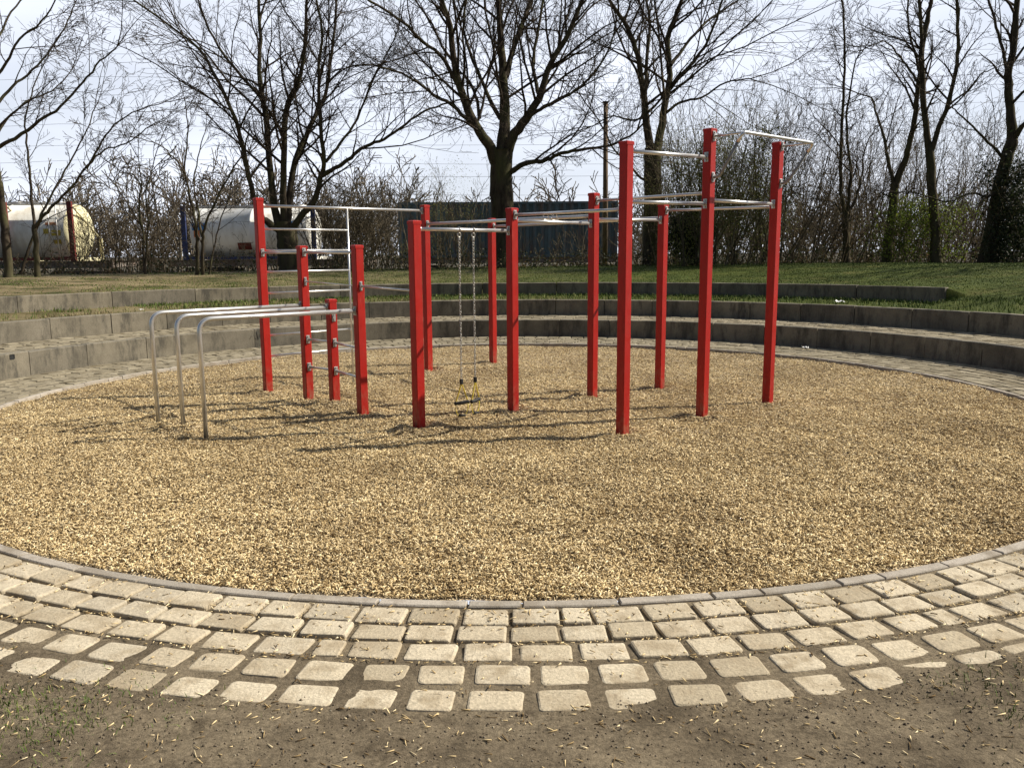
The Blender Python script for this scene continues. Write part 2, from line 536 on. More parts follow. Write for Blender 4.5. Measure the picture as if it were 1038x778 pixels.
def polar_grid(rs, angs, zf, closed=False):
    rs = np.array(rs); an = np.array(angs)
    RR, AA = np.meshgrid(rs, an, indexing='ij')
    X = CX + RR*np.cos(AA); Y = CY + RR*np.sin(AA)
    Z = zf(X, Y, RR, AA)
    V = np.stack([X, Y, Z], -1).reshape(-1, 3)
    nr, na = len(rs), len(an)
    i = np.arange(nr-1)[:, None]; j = np.arange(na if closed else na-1)[None, :]
    j2 = (j+1) % na
    q = np.stack([i*na+j, (i+1)*na+j, (i+1)*na+j2, i*na+j2], -1).reshape(-1, 4)
    return V, q

# ------------------------------------------------------------------ setting: soil, wood-chip bed, kerb, paving
def dirt_edge(A):
    """radius where soil starts to cover the setts (front of the ring)"""
    d = (np.degrees(A) + 360) % 360 - 270       # 0 = towards the camera, + = to the right
    e = 6.575 - 0.17*smoothstep(10.5, 14.5, d) - 0.20*smoothstep(19, 27, d) - 0.10*smoothstep(13, 32, -d)
    return e + 0.085*vnoise(A*38, A*0+3.3, 1.0) + 0.05*vnoise(A*95, A*0+8.3, 1.0)

def ground_z(X, Y, RR, AA):
    d = np.abs((np.degrees(AA) + 360) % 360 - 270)
    front = 1 - smoothstep(62, 92, d)
    z = -0.0125 + 0.006*(1-smoothstep(5.64, 5.69, RR)) + 0.0095*smoothstep(5.95, 6.2, RR)*(1-smoothstep(62, 92, d)) + 0.005*vnoise(X, Y, 9) + 0.0025*vnoise(X, Y, 31)
    bury = 0.018*smoothstep(0, .10, RR - dirt_edge(AA)) + 0.040*smoothstep(0, .6, RR - dirt_edge(AA)) + 0.03*vnoise(X+9, Y, 2.1)*smoothstep(6.6, 7.2, RR) + 0.010*vnoise(X, Y+5, 17)*smoothstep(6.3, 6.7, RR)
    z = z + front*bury
    z = z - 0.02*(1-front)
    far = smoothstep(25, 60, RR)
    return z*(1-far) - 0.02*far

rs = list(np.arange(5.60, 7.6, .022)) + list(np.arange(7.6, 10, .06)) + list(np.geomspace(10, 900, 40))
V, q = polar_grid(rs, np.linspace(0, 2*pi, 1100, endpoint=False), ground_z, True)
tag(link('ground', from_np('ground', V, q, smooth=True), M['dirt']), kind='structure')

POST = {1: (-2.94, 9.86, 2.26), 2: (-2.28, 9.15, 1.70), 3: (-1.93, 8.89, 1.135), 4: (-1.53, 8.34, 1.695), 5: (-.87, 7.59, 1.90),
        6: (-1.165, 11.49, 2.26), 7: (-.285, 12.55, 2.12), 8: (.01, 8.44, 2.05), 9: (.91, 9.28, 2.25), 10: (1.785, 9.90, 2.16),
        11: (.99, 7.29, 2.54), 12: (1.88, 8.07, 2.75), 13: (2.77, 8.85, 2.72)}
FEET = [(q[0], q[1]) for q in POST.values()] + [(-3.49, 8.02), (-3.13, 7.73), (-2.77, 7.33)]
def chip_z(X, Y):
    m = 0.0
    for k, (fx, fy) in enumerate(FEET):
        r = np.hypot(np.asarray(X, float)-fx, np.asarray(Y, float)-fy)
        m = m + (.022 + .010*(k % 3))*np.exp(-((r-.17)/.09)**2)*(.6 + 1.4*(vnoise(np.asarray(X)+k, Y, 5)+.3)) - .012*np.exp(-(r/.10)**2)
    return m + -0.012 - 0.030*smoothstep(5, 13, np.asarray(Y, float)) + 0.030*vnoise(X, Y, 1.3) + 0.027*vnoise(X+7, Y, 3.7) + 0.012*vnoise(X, Y+3, 9)

rs = [0.0001] + list(np.arange(.06, 5.61, .06))
V, q = polar_grid(rs, np.linspace(0, 2*pi, 620, endpoint=False), lambda X, Y, r, a: chip_z(X, Y), True)
tag(link('wood_chip_bed', from_np('wood_chip_bed', V, q, smooth=True), M['mulch']), kind='structure')

# kerb: ring of stone lengths
def sector(mb, r0, r1, a0, a1, z0, z1, bev, seg=4, jit=0.0, rough=0.0):
    """one curved block with chamfered top edges"""
    vs = []
    jr = R.uniform(-jit, jit); jz = R.uniform(-jit, jit)
    da = bev/r0
    for i in range(seg+1):
        a = a0 + (a1-a0)*i/seg
        ea = min(max(a, a0+da), a1-da)
        for r, z, aa in ((r0, z0, a), (r0, z1-bev, a), (r0+bev, z1, ea), (r1-bev, z1, ea), (r1, z1-bev, a), (r1, z0, a)):
            q = R.uniform(-rough, rough*.4) if z > z0 else 0
            vs.append((CX+(r+jr+q)*cos(aa), CY+(r+jr+q)*sin(aa), z+jz+q))
    fs = []
    for i in range(seg):
        for k in range(5):
            fs.append((i*6+k, i*6+k+1, i*6+7+k, i*6+6+k))
    fs.append((5, 4, 3, 2, 1, 0)); o = seg*6
    fs.append(tuple(o+k for k in range(6)))
    mb.add(vs, fs)

mb = MB()
a = 0.0
while a < 2*pi-.02:
    d = R.choice([.42, .42, .45, .40, .25, .16])/5.6
    e = min(a+d, 2*pi)
    sector(mb, RC+.004, RC+.070, a+.0007, e-.0007, -.10, .005, .006, 4, .003)
    a = e
tag(mb.build('kerb', M['kerb']), kind='structure')

# setts: rounded slabs laid in rings
def sett(mb, r, a, wl, wr, zt, rot=0.0, rad=.022, h=.07):
    """wl: tangential half length, wr: radial half width"""
    c = Vector((CX+r*cos(a), CY+r*sin(a), 0))
    ur = Vector((cos(a+rot), sin(a+rot), 0)); ut = Vector((-sin(a+rot), cos(a+rot), 0))
    out = []
    for sx, sy in ((1, 1), (-1, 1), (-1, -1), (1, -1)):
        jx, jy = R.uniform(-.008, .006), R.uniform(-.007, .005)
        cx, cy = sx*(wl+jx*.8-rad), sy*(wr+jy*.8-rad)
        a0 = {(1, 1): 0, (-1, 1): pi/2, (-1, -1): pi, (1, -1): 1.5*pi}[(sx, sy)]
        k = rad*R.uniform(.6, 1.35)
        for q in range(4):
            t = a0 + q*pi/6
            out.append((cx + k*cos(t)+(rad-k)*sx, cy + k*sin(t)+(rad-k)*sy))
    tx, ty = R.uniform(-.02, .02), R.uniform(-.02, .02)
    vs = []
    for ins, z in ((1.0, -h), (1.0, -.008), (.975, -.0025), (.91, 0.0), (.5, .0015)):
        for x, y in out:
            vs.append(c + ut*x*ins + ur*y*ins + Vector((0, 0, zt + z + tx*x*(ins > .5) + ty*y*(ins > .5) + R.uniform(-.0008, .0008))))
    n = len(out)
    fs = [(k*n+i, k*n+(i+1) % n, (k+1)*n+(i+1) % n, (k+1)*n+i) for k in range(4) for i in range(n)]
    fs.append(tuple(4*n+i for i in range(n)))
    mb.add(vs, [tuple(reversed(f)) for f in fs] if False else fs, False)

rows = [(5.745, .172), (5.910, .156), (6.080, .168), (6.268, .174), (6.450, .166)]
mbF, mbB = MB(), MB()
back_rows = [(6.640, .165), (6.815, .165)]
for k, (r, pr) in enumerate(rows + back_rows):
    pitch = (.228, .222, .232, .236, .236, .23, .23)[k]
    n = int(2*pi*r/pitch)
    a = R.uniform(0, .05)
    end = a + 2*pi
    while a < end - .5*pitch/r:
        pj = pitch*R.uniform(.93, 1.07)
        if k < 3 and R.random() < .06: pj *= .62
        da = pj/r
        ac = a + da/2
        a += da
        d = ((math.degrees(ac) + 360) % 360) - 270
        front = abs(d) < 75
        if k >= 5 and abs(d) < 88: continue
        gap = (.019, .021, .030, .042, .048, .016, .016)[k]
        if not front or (d < -22 and k < 3): gap = min(gap, .014)
        elif d < -22: gap *= .8
        zt = (.003, .003, .002, .0015, .001, .003, .003)[k] + R.uniform(-.0035, .0035)
        if d < -15 and k < 3: zt += .004
        (mbF if front else mbB).__class__
        sett(mbF if front else mbB, r + R.uniform(-.005, .005), ac, pj/2 - gap/2, pr/2 - (.009, .009, .0105, .0115, .012, .006, .006)[k],
             zt, R.uniform(-.025, .025), .013 if k < 3 else .024 if front else .012)
tag(mbF.build('cobblestone_paving', M['sett']), kind='structure')
tag(mbB.build('cobblestone_path', M['sett_grey']), kind='structure')

# ------------------------------------------------------------------ terrace: three curved walls, paved and grassed treads, lawn
A0, A1 = radians(-6), radians(186)
def ring_wall(r, z0, z1, a0, a1, blen, thick, name, label, jit=.004):
    mb = MB()
    a = a0
    while a < a1 - .01:
        e = min(a + blen*R.uniform(.94, 1.06)/r, a1)
        sector(mb, r, r+thick, a+.0007, e-.0007, z0, z1, .011, 9, jit, .0035)
        a = e
    return tag(mb.build(name, M['concrete']), label, 'wall', 'curved concrete terrace walls')
R1, R2, R3 = 6.94, 8.22, 9.75
Z1, Z2, Z3 = .325, .640, .945
wall1 = ring_wall(R1, -.15, Z1, A0, A1, .98, .14, 'terrace_wall', 'lowest curved concrete step wall directly behind the ring of paving around the wood chips')
wall2 = ring_wall(R2, Z1-.2, Z2, A0, A1, .98, .14, 'terrace_wall', 'middle curved concrete step wall rising behind the paved tread')
wall3 = ring_wall(R3, Z2-.2, Z3, radians(36.6), A1, 1.6, .14, 'terrace_wall', 'topmost curved concrete wall holding the lawn with weeds at its foot')
# square drain hole (black plate for its shade) and scribble on the lowest wall
def on_wall(x, y, r):
    """where the view ray through a photo point meets a wall of radius r"""
    a, b, c = ray(x, y)
    A = a*a+b*b; B = -2*(a*CX+b*CY); C = CX*CX+CY*CY-r*r
    t = (-B+sqrt(B*B-4*A*C))/(2*A)
    return Vector((a*t, b*t, CH+c*t))
p = on_wall(12, 361.5, R1)
an = atan2(p.y-CY, p.x-CX)
mb = MB()
nrm, tan = Vector((-cos(an), -sin(an), 0)), Vector((-sin(an), cos(an), 0))
for sx in (-1, 1):
    mb.box(p + tan*sx*.034 + nrm*.004, (.005, .006, .03), tan, nrm)
for sz in (-1, 1):
    mb.box(p + Vector((0, 0, sz*.0285)) + nrm*.004, (.029, .006, .005), tan, nrm)
mb.box(p + nrm*.003, (.029, .002, .0235), tan, nrm)
mb.build('drain_outlet', M['black'], wall1)
mb = MB()
def stroke(ps):
    mb.tube([on_wall(x, y, R1-.003) for x, y in ps], .0045, 5)
stroke([(253, 344), (256, 336), (259, 344)]); stroke([(260, 336), (262, 344), (265, 336)]); stroke([(254.5, 341), (258, 340.5)]); stroke([(266, 337), (263, 340), (267, 343)])
mb.build('graffiti', M['ink'], wall1)

# paved tread between the lowest and middle walls
mb = MB()
r = R1+.14+.085
while r < R2-.05:
    a = A0 + R.uniform(0, .03)
    while a < A1-.02:
        pj = .21*R.uniform(.92, 1.1)
        sett(mb, r, a+pj/2/r, pj/2-.006, .075, Z1-.004+R.uniform(-.006, .006), R.uniform(-.02, .02), .012, .05)
        a += pj/r
    r += .162
tag(mb.build('terrace_paving', M['sett_grey']), kind='structure')
V, q = polar_grid([R1+.10, R2+.02], np.linspace(A0, A1, 160), lambda X, Y, r, a: Z1-.020+0*X)
tag(link('terrace_bed', from_np('terrace_bed', V, q), M['dirt']), kind='structure')

def lawn_z(X, Y, RR, AA):
    d = np.degrees(AA)
    d = np.where(d > 270, d-360, d)
    xr = smoothstep(-8, 12, X)
    top = Z3 - .004 + smoothstep(R3, 16, RR)*(.16 + .13*xr) + .03*xr*smoothstep(14, 19, RR)
    top = top + (.035*vnoise(X, Y, .7) + .02*vnoise(X, Y, 2.3))*smoothstep(R3+.2, R3+1.5, RR)
    far = smoothstep(19, 27, RR)
    top = top*(1-far) + .42*far
    # tread behind the middle wall
    tread = Z2 - .010 + .03*smoothstep(R2+.6, R3, RR) + .012*vnoise(X, Y, 4)
    z_wall = np.where(RR < R3 + .06, tread, top)
    slope = Z2 - .010 + (top - Z2)*smoothstep(R2+.1, R3+1.3, RR)
    k = smoothstep(34.2, 37.4, d)
    z = slope*(1-k) + z_wall*k
    # ends of the terrace run down to the ground outside the picture
    e = smoothstep(-8, -45, -np.abs(d-90)+90) if False else np.maximum(smoothstep(96, 140, np.abs(d-90)), 0)
    return z*(1-e) - .05*e
angs = np.radians(np.concatenate([np.arange(-60, -6, 2.0), np.arange(-6, 186, .5), np.arange(186, 241, 2.0)]))
rs = list(np.arange(R2+.06, R3-.01, .12)) + [R3+.05, R3+.075] + list(np.arange(R3+.2, 20, .18)) + [20.2, 21, 22, 23]
V, q = polar_grid(rs, angs, lawn_z)
tag(link('lawn', from_np('lawn', V, q, smooth=True), M['lawn']), kind='structure')

M['field'] = noisy('leaf_litter', (0.035, 0.028, 0.018), (0.075, 0.058, 0.036), 1.2, 0.95, (0.05, 0.05, 0.02), 4, 0.03)
V, q = polar_grid(list(np.arange(23, 34, .5)) + list(np.geomspace(34, 900, 30)), angs, lawn_z)
tag(link('terrain', from_np('terrain', V, q, smooth=True), M['field']), kind='structure')

def lawn_at(x, y):
    rr = hypot(x-CX, y-CY); aa = atan2(y-CY, x-CX)
    return float(lawn_z(np.array([x]), np.array([y]), np.array([rr]), np.array([aa]))[0])

# ------------------------------------------------------------------ loose wood chips
def chips(cx, cy, cz, lmin, lmax, wmin, wmax, tilt, name, mat):
    n = len(cx)
    l = N.uniform(lmin, lmax, n)*N.uniform(.6, 1, n); ww = N.uniform(wmin, wmax, n); h = N.uniform(.0015, .004, n)
    yaw = N.uniform(0, 2*pi, n); t1 = N.normal(0, tilt, n); t2 = N.normal(0, tilt, n)
    tp = N.uniform(.35, 1.0, n)
    L3 = np.zeros((n, 8, 3))
    for k, (sx, sy, sz) in enumerate([(-1,-1,-1),(1,-1,-1),(1,1,-1),(-1,1,-1),(-1,-1,1),(1,-1,1),(1,1,1),(-1,1,1)]):
        L3[:, k, 0] = sx*l/2 + (sy*.15*ww)
        L3[:, k, 1] = sy*ww/2*(tp if sx > 0 else 1)
        L3[:, k, 2] = sz*h/2
    ca, sa = np.cos(t1), np.sin(t1)
    x = L3[:, :, 0]*ca[:, None] + L3[:, :, 2]*sa[:, None]; z = -L3[:, :, 0]*sa[:, None] + L3[:, :, 2]*ca[:, None]
    cb, sb = np.cos(t2), np.sin(t2)
    y = L3[:, :, 1]*cb[:, None] - z*sb[:, None]; z = L3[:, :, 1]*sb[:, None] + z*cb[:, None]
    cw, sw = np.cos(yaw)[:, None], np.sin(yaw)[:, None]
    V = np.stack([x*cw - y*sw + cx[:, None], x*sw + y*cw + cy[:, None], z + cz[:, None]], -1)
    f = np.array([(4,5,6,7),(0,1,5,4),(1,2,6,5),(2,3,7,6),(3,0,4,7),(3,2,1,0)])
    q = (np.arange(n)*8)[:, None, None] + f[None]
    return link(name, from_np(name, V.reshape(-1, 3), q.reshape(-1, 4)), mat)

def disc_pts(n):
    r = (RC-.02)*np.sqrt(N.random(n)); a = N.uniform(0, 2*pi, n)
    x = CX + r*np.cos(a); y = CY + r*np.sin(a)
    return x, y
x, y = disc_pts(1300000)
inview = np.abs(x) < .66*y + .3
dens = np.clip(1.15*np.exp(-(y-3.6)/4.2), .12, 1)
keep = inview & (N.random(len(x)) < dens*.78)
x, y = x[keep], y[keep]
z = chip_z(x, y) + N.uniform(.0, .014, len(x))
co = chips(x, y, z, .012, .044, .0024, .0075, .40, 'wood_chips', M['chips'])
tag(co, 'loose pale wood chips covering the round exercise pit', 'wood chips', kind='stuff')

# chips scattered over setts and soil
n = 15000
aa = radians(270) + N.uniform(-1, 1, n)*radians(48)
rr = 5.66 + np.abs(N.normal(0, .48, n)) + .01
x = CX + rr*np.cos(aa); y = CY + rr*np.sin(aa)
keep = (rr < 7.15)
# most chips collect in the joints; fewer lie on the stones
x, y, rr, aa = x[keep], y[keep], rr[keep], aa[keep]
gz = ground_z(x, y, rr, aa)
def row_gap(r):
    m = np.ones_like(r)
    for (r0, pr) in rows:
        m = np.minimum(m, np.where(np.abs(r-r0) < pr/2-.010, 0.0, 1.0))
    return m
injoint = row_gap(rr) > .5
keep = np.where(injoint, N.random(len(x)) < np.where(rr < 6.2, 1.0, .22), N.random(len(x)) < np.where(rr < 5.85, .16, .055))
x, y, rr, gz, injoint = x[keep], y[keep], rr[keep], gz[keep], injoint[keep]
z = np.where(injoint, gz + N.uniform(.003, .013, len(x)), np.maximum(gz+.006, np.where(rr < 6.55, .0085, -1)))
tag(chips(x, y, z, .008, .036, .0018, .0055, .16, 'scattered_wood_chips', M['chips']), 'stray wood chips lying on the paving stones and bare soil', 'wood chips', kind='stuff')

n = 900
aa = radians(270) + N.uniform(-1, 1, n)*radians(32); rr = 6.5 + N.random(n)**1.3*.7
x = CX + rr*np.cos(aa); y = CY + rr*np.sin(aa)
tag(chips(x, y, ground_z(x, y, rr, aa)+.004, .010, .045, .0015, .004, .12, 'straw_bits', M['chips']), 'thin straw and splinters trodden into the bare soil', 'straw', kind='stuff')
# small pebbles and crumbs of soil
n = 4200
aa = radians(270) + N.uniform(-1, 1, n)*radians(34); rr = 6.45 + N.random(n)*.75
x = CX + rr*np.cos(aa); y = CY + rr*np.sin(aa)
gz = ground_z(x, y, rr, aa)
s = N.uniform(.002, .0055, n)*np.where(N.random(n) < .05, 1.8, 1)
oc = np.array([(1,0,0),(-1,0,0),(0,1,0),(0,-1,0),(0,0,1),(0,0,-1)], float)
V = oc[None]*s[:, None, None]*N.uniform(.6, 1.4, (n, 6, 1)) + np.stack([x, y, gz + .001], -1)[:, None]
ft = np.array([(0,2,4),(2,1,4),(1,3,4),(3,0,4),(2,0,5),(1,2,5),(3,1,5),(0,3,5)])
tq = (np.arange(n)*6)[:, None, None] + ft[None]
M['crumb'] = island('soil_crumbs', [(0, (0.07, 0.055, 0.04)), (0.6, (0.15, 0.12, 0.085)), (0.9, (0.24, 0.20, 0.15)), (1, (0.40, 0.35, 0.26))], 0.95, 0.1)
tag(link('soil_crumbs', from_np('soil_crumbs', V.reshape(-1, 3), None, tq.reshape(-1, 3)), M['crumb']), 'small stones and crumbs of earth on the bare soil', 'soil', kind='stuff')

# ------------------------------------------------------------------ grass
def blades(x, y, z, hmin, hmax, wd, lean, name, mat, label, cat='grass'):
    n = len(x)
    h = N.uniform(hmin, hmax, n); a = N.uniform(0, 2*pi, n); l = N.normal(0, lean, n)*h; b = N.uniform(0, 2*pi, n)
    wx, wy = np.cos(a)*wd/2, np.sin(a)*wd/2
    lx, ly = np.cos(b)*l, np.sin(b)*l
    V = np.zeros((n, 5, 3))
    V[:, 0] = np.stack([x-wx, y-wy, z-.01], -1); V[:, 1] = np.stack([x+wx, y+wy, z-.01], -1)
    V[:, 2] = np.stack([x+wx*.8+lx*.35, y+wy*.8+ly*.35, z+h*.6], -1); V[:, 3] = np.stack([x-wx*.8+lx*.35, y-wy*.8+ly*.35, z+h*.6], -1)
    V[:, 4] = np.stack([x+lx, y+ly, z+h], -1)
    q = (np.arange(n)*5)[:, None] + np.array([0, 1, 2, 3]); t = (np.arange(n)*5)[:, None] + np.array([3, 2, 4])
    return tag(link(name, from_np(name, V.reshape(-1, 3), q, t), mat), label, cat, kind='stuff')

def lawn_pts(n, r0, r1, d0, d1):
    r = np.sqrt(N.uniform(r0*r0, r1*r1, n)); a = np.radians(N.uniform(d0, d1, n))
    x = CX + r*np.cos(a); y = CY + r*np.sin(a)
    k = np.abs(x) < .66*y + .5
    x, y, r, a = x[k], y[k], r[k], a[k]
    return x, y, lawn_z(x, y, r, a), r, a
x, y, z, r, a = lawn_pts(110000, R3+.16, 19, 15, 168)
k = (N.random(len(x)) < smoothstep(-12, 2, x)*.9 + .04 + .9*(vnoise(x, y*1.6, .9) > .15)) 
blades(x[k], y[k], z[k], .010, .026, .012, .9, 'lawn_grass', M['grass'], 'short green lawn grass on the bank above the terrace')
x, y, z, r, a = lawn_pts(26000, R2+.2, R3, 15, 168)
dd = np.degrees(a)
dense = (.25 + .75*smoothstep(R3-.75, R3-.1, r))*np.where(dd < 138, 1.0, .10 + .35*(vnoise(x, y, 2.2) > .08))
k = N.random(len(x)) < dense
hh = 1
blades(x[k], y[k], z[k], .02, .08, .011, .6, 'weedy_grass', M['grass'], 'tufts of grass and weeds on the tread below the topmost wall')
x, y, z, r, a = lawn_pts(2600, R2+.12, R2+.5, 60, 168)
k = vnoise(x, y, 2.0) > .05
blades(x[k], y[k], z[k], .02, .06, .010, .7, 'dry_stubble', M['dry_grass'], 'straw coloured stubble behind the middle wall')
# grass tufts in the two lower corners of the picture
n = 60000
gx = N.uniform(-2.4, 2.4, n); gy = N.uniform(2.2, 3.6, n)
cl = np.exp(-((gx+1.62)/.34)**2 - ((gy-2.62)/.26)**2) + .75*np.exp(-((gx-1.80)/.22)**2 - ((gy-2.75)/.24)**2) + .05*smoothstep(1.2, 1.8, np.abs(gx))
pr_ = cl*(.25 + 1.3*np.clip(vnoise(gx, gy, 6)+.15, 0, 1))*(.4 + 1.2*np.clip(vnoise(gx+4, gy, 23)+.2, 0, 1))
gr_ = np.hypot(gx-CX, gy-CY)
k = (N.random(n) < pr_*.95) & (gr_ > 6.36)
gx, gy = gx[k], gy[k]
gr_, ga = np.hypot(gx-CX, gy-CY), np.arctan2(gy-CY, gx-CX)
blades(gx, gy, ground_z(gx, gy, gr_, ga), .007, .024, .0034, 1.3, 'soil_grass', M['grass'], 'sparse worn grass tufts on the soil in front of the paving')

# ------------------------------------------------------------------ exercise rig
U = Vector((cos(radians(42.3)), sin(radians(42.3)), 0)); Vd = Vector((U.y, -U.x, 0))
rig = empty('exercise_rig', (0, CY, 0), 'red square posts joined by steel bars as one outdoor workout frame standing in wood chips', 'exercise rig')
HW = .045
posts = {}
for k, (x, y, h) in POST.items():
    mb = MB()
    mb.box((x, y, (h-.02-.15)/2), (HW, HW, (h-.02+.15)/2), U, Vd, (0, 0, 1), .006)
    o = put(mb.build('post', M['red']), rig)
    posts[k] = o
    mb = MB()       # slightly wider cap with a low pyramid top
    e = HW+.0025
    vs = []
    for zz, s in ((h-.034, e), (h-.008, e), (h-.003, e-.006), (h, e-.02)):
        for sx, sy in ((-1, -1), (1, -1), (1, 1), (-1, 1)):
            vs.append(Vector((x, y, zz)) + U*sx*s + Vd*sy*s)
    fs = [(i*4+j, i*4+(j+1) % 4, i*4+4+(j+1) % 4, i*4+4+j) for i in range(3) for j in range(4)] + [(12, 13, 14, 15), (3, 2, 1, 0)]
    mb.add(vs, fs)
    c = mb.build('post_cap', M['red'])
    c.parent = o
def pt(k, z, off=Vector((0, 0, 0))):
    x, y, h = POST[k]
    return Vector((x, y, z)) + off
def bracket(k, z, n, bolts=True, w=.022, hh=.045):
    """steel flange plate with two bolt heads on the post face whose outward direction is n"""
    n = Vector(n).normalized()
    s = n.cross(Vector((0, 0, 1)))
    c = pt(k, z) + n*(HW+.0035)
    mb = MB()
    mb.box(c, (w, hh, .0035), s, (0, 0, 1), n, .002)
    for q in (-1, 1):
        mb.tube([c + Vector((0, 0, q*hh*.68)) + n*.0036, c + Vector((0, 0, q*hh*.68)) + n*.013], .0095, 6)
    mb.tube([c + n*.003, c + n*.016], .026 if bolts else .018, 12)
    o = mb.build('bracket', M['galv'])
    o.parent = posts[k]
def bar(name, a, za, na, b, zb, nb, r):
    pa, pb = pt(a, za) + Vector(na)*(HW+.004), pt(b, zb) + Vector(nb)*(HW+.004)
    mb = MB()
    mb.tube([pa, pb], r, 14)
    o = put(mb.build(name, M['steel']), rig)
    bracket(a, za, na, r > .012, .022 if r > .012 else .015); bracket(b, zb, nb, r > .012, .022 if r > .012 else .015)
    return o
mU, mV = -U, -Vd
bar('top_bar', 1, 2.172, U, 6, 2.182, mU, .0165)
bar('pull_up_bar', 5, 1.825, U, 8, 1.825, mU, .0170)
bar('pull_up_bar', 8, 1.925, U, 9, 1.92, mU, .0170)
bar('pull_up_bar', 9, 1.965, U, 10, 1.975, mU, .0170)
bar('pull_up_bar', 11, 2.035, U, 12, 2.055, mU, .0170)
bar('pull_up_bar', 11, 2.46, U, 12, 2.485, mU, .0170)
bar('pull_up_bar', 12, 2.09, U, 13, 2.09, mU, .0170)
bar('overhead_rail', 6, 2.005, Vd, 9, 2.00, mV, .0200)
bar('overhead_rail', 7, 2.00, Vd, 10, 2.00, mV, .0200)
bar('overhead_rail', 8, 1.98, Vd, 11, 1.97, mV, .0150)
bar('overhead_rail', 9, 2.165, Vd, 12, 2.155, mV, .0150)
bar('overhead_rail', 10, 2.085, Vd, 13, 2.065, mV, .0150)
bar('cross_bar', 1, 1.63, Vd, 2, 1.63, mV, .0150)
bar('cross_bar', 2, 1.63, Vd, 4, 1.62, mV, .0150)
bar('tie_rod', 2, 1.315, Vd, 4, 1.29, mV, .0060)
bar('tie_rod', 4, 1.29, Vd, 5, 1.27, mV, .0095)
bar('foot_bar', 2, .68, Vd, 3, .67, mV, .0130)
bar('foot_bar', 3, .67, Vd, 4, .66, mV, .0130)
bar('foot_bar', 2, .375, Vd, 3, .365, mV, .0130)
bar('foot_bar', 3, .365, Vd, 4, .36, mV, .0130)
# wall-bar ladder
x, y, _ = POST[1]
rail = Vector((x, y, 0)) + U*1.185
mb = MB()
mb.tube([rail + Vector((0, 0, -.1)), rail + Vector((0, 0, 2.165))], .0125, 10)
put(mb.build('side_rail', M['steel']), rig)
for k in range(7):
    zz = 1.905 - .25*k
    mb = MB()
    mb.tube([pt(1, zz) + U*(HW+.002), Vector((rail.x, rail.y, zz))], .0130, 10)
    put(mb.build('rung', M['steel']), rig)
# three bent bars for dips
for k, (bx, by), ztop in ((2, (-3.49, 8.02), 1.055), (3, (-3.13, 7.73), 1.045), (4, (-2.77, 7.33), 1.045)):
    e = pt(k, ztop) + mU*(HW+.004)
    mb = MB()
    mb.tube(fillet([(bx, by, -.1), (bx, by, ztop), e], .13, 8), .0205, 14)
    put(mb.build('dip_bar', M['steel']), rig)
    bracket(k, ztop, mU)
bracket(3, .94, Vd, False)
# outrigger bar on the two tallest posts
zz = 2.675
c12, c13 = pt(12, zz) + Vd*.375 - U*.03, pt(13, zz) + Vd*.375 + U*.03
mb = MB()
k12, k13 = pt(12, 2.30) + Vd*.12, pt(13, 2.30) + Vd*.12
m12, m13 = c12.lerp(k12, .22), c13.lerp(k13, .22)
mb.tube(fillet([m12, c12, c13, m13], .09, 8), .0150, 14)
put(mb.build('outrigger_bar', M['steel']), rig)
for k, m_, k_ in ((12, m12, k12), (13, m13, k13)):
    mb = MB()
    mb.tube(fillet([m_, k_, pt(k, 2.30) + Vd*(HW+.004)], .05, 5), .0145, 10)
    put(mb.build('brace', M['shaded_steel']), rig)
for k in (12, 13):
    mb = MB()
    mb.tube([pt(k, zz) + Vd*(HW+.004), pt(k, zz) + Vd*.36], .0110, 10)
    put(mb.build('outrigger_arm', M['steel']), rig)
    bracket(k, zz, Vd); bracket(k, 2.30, Vd)

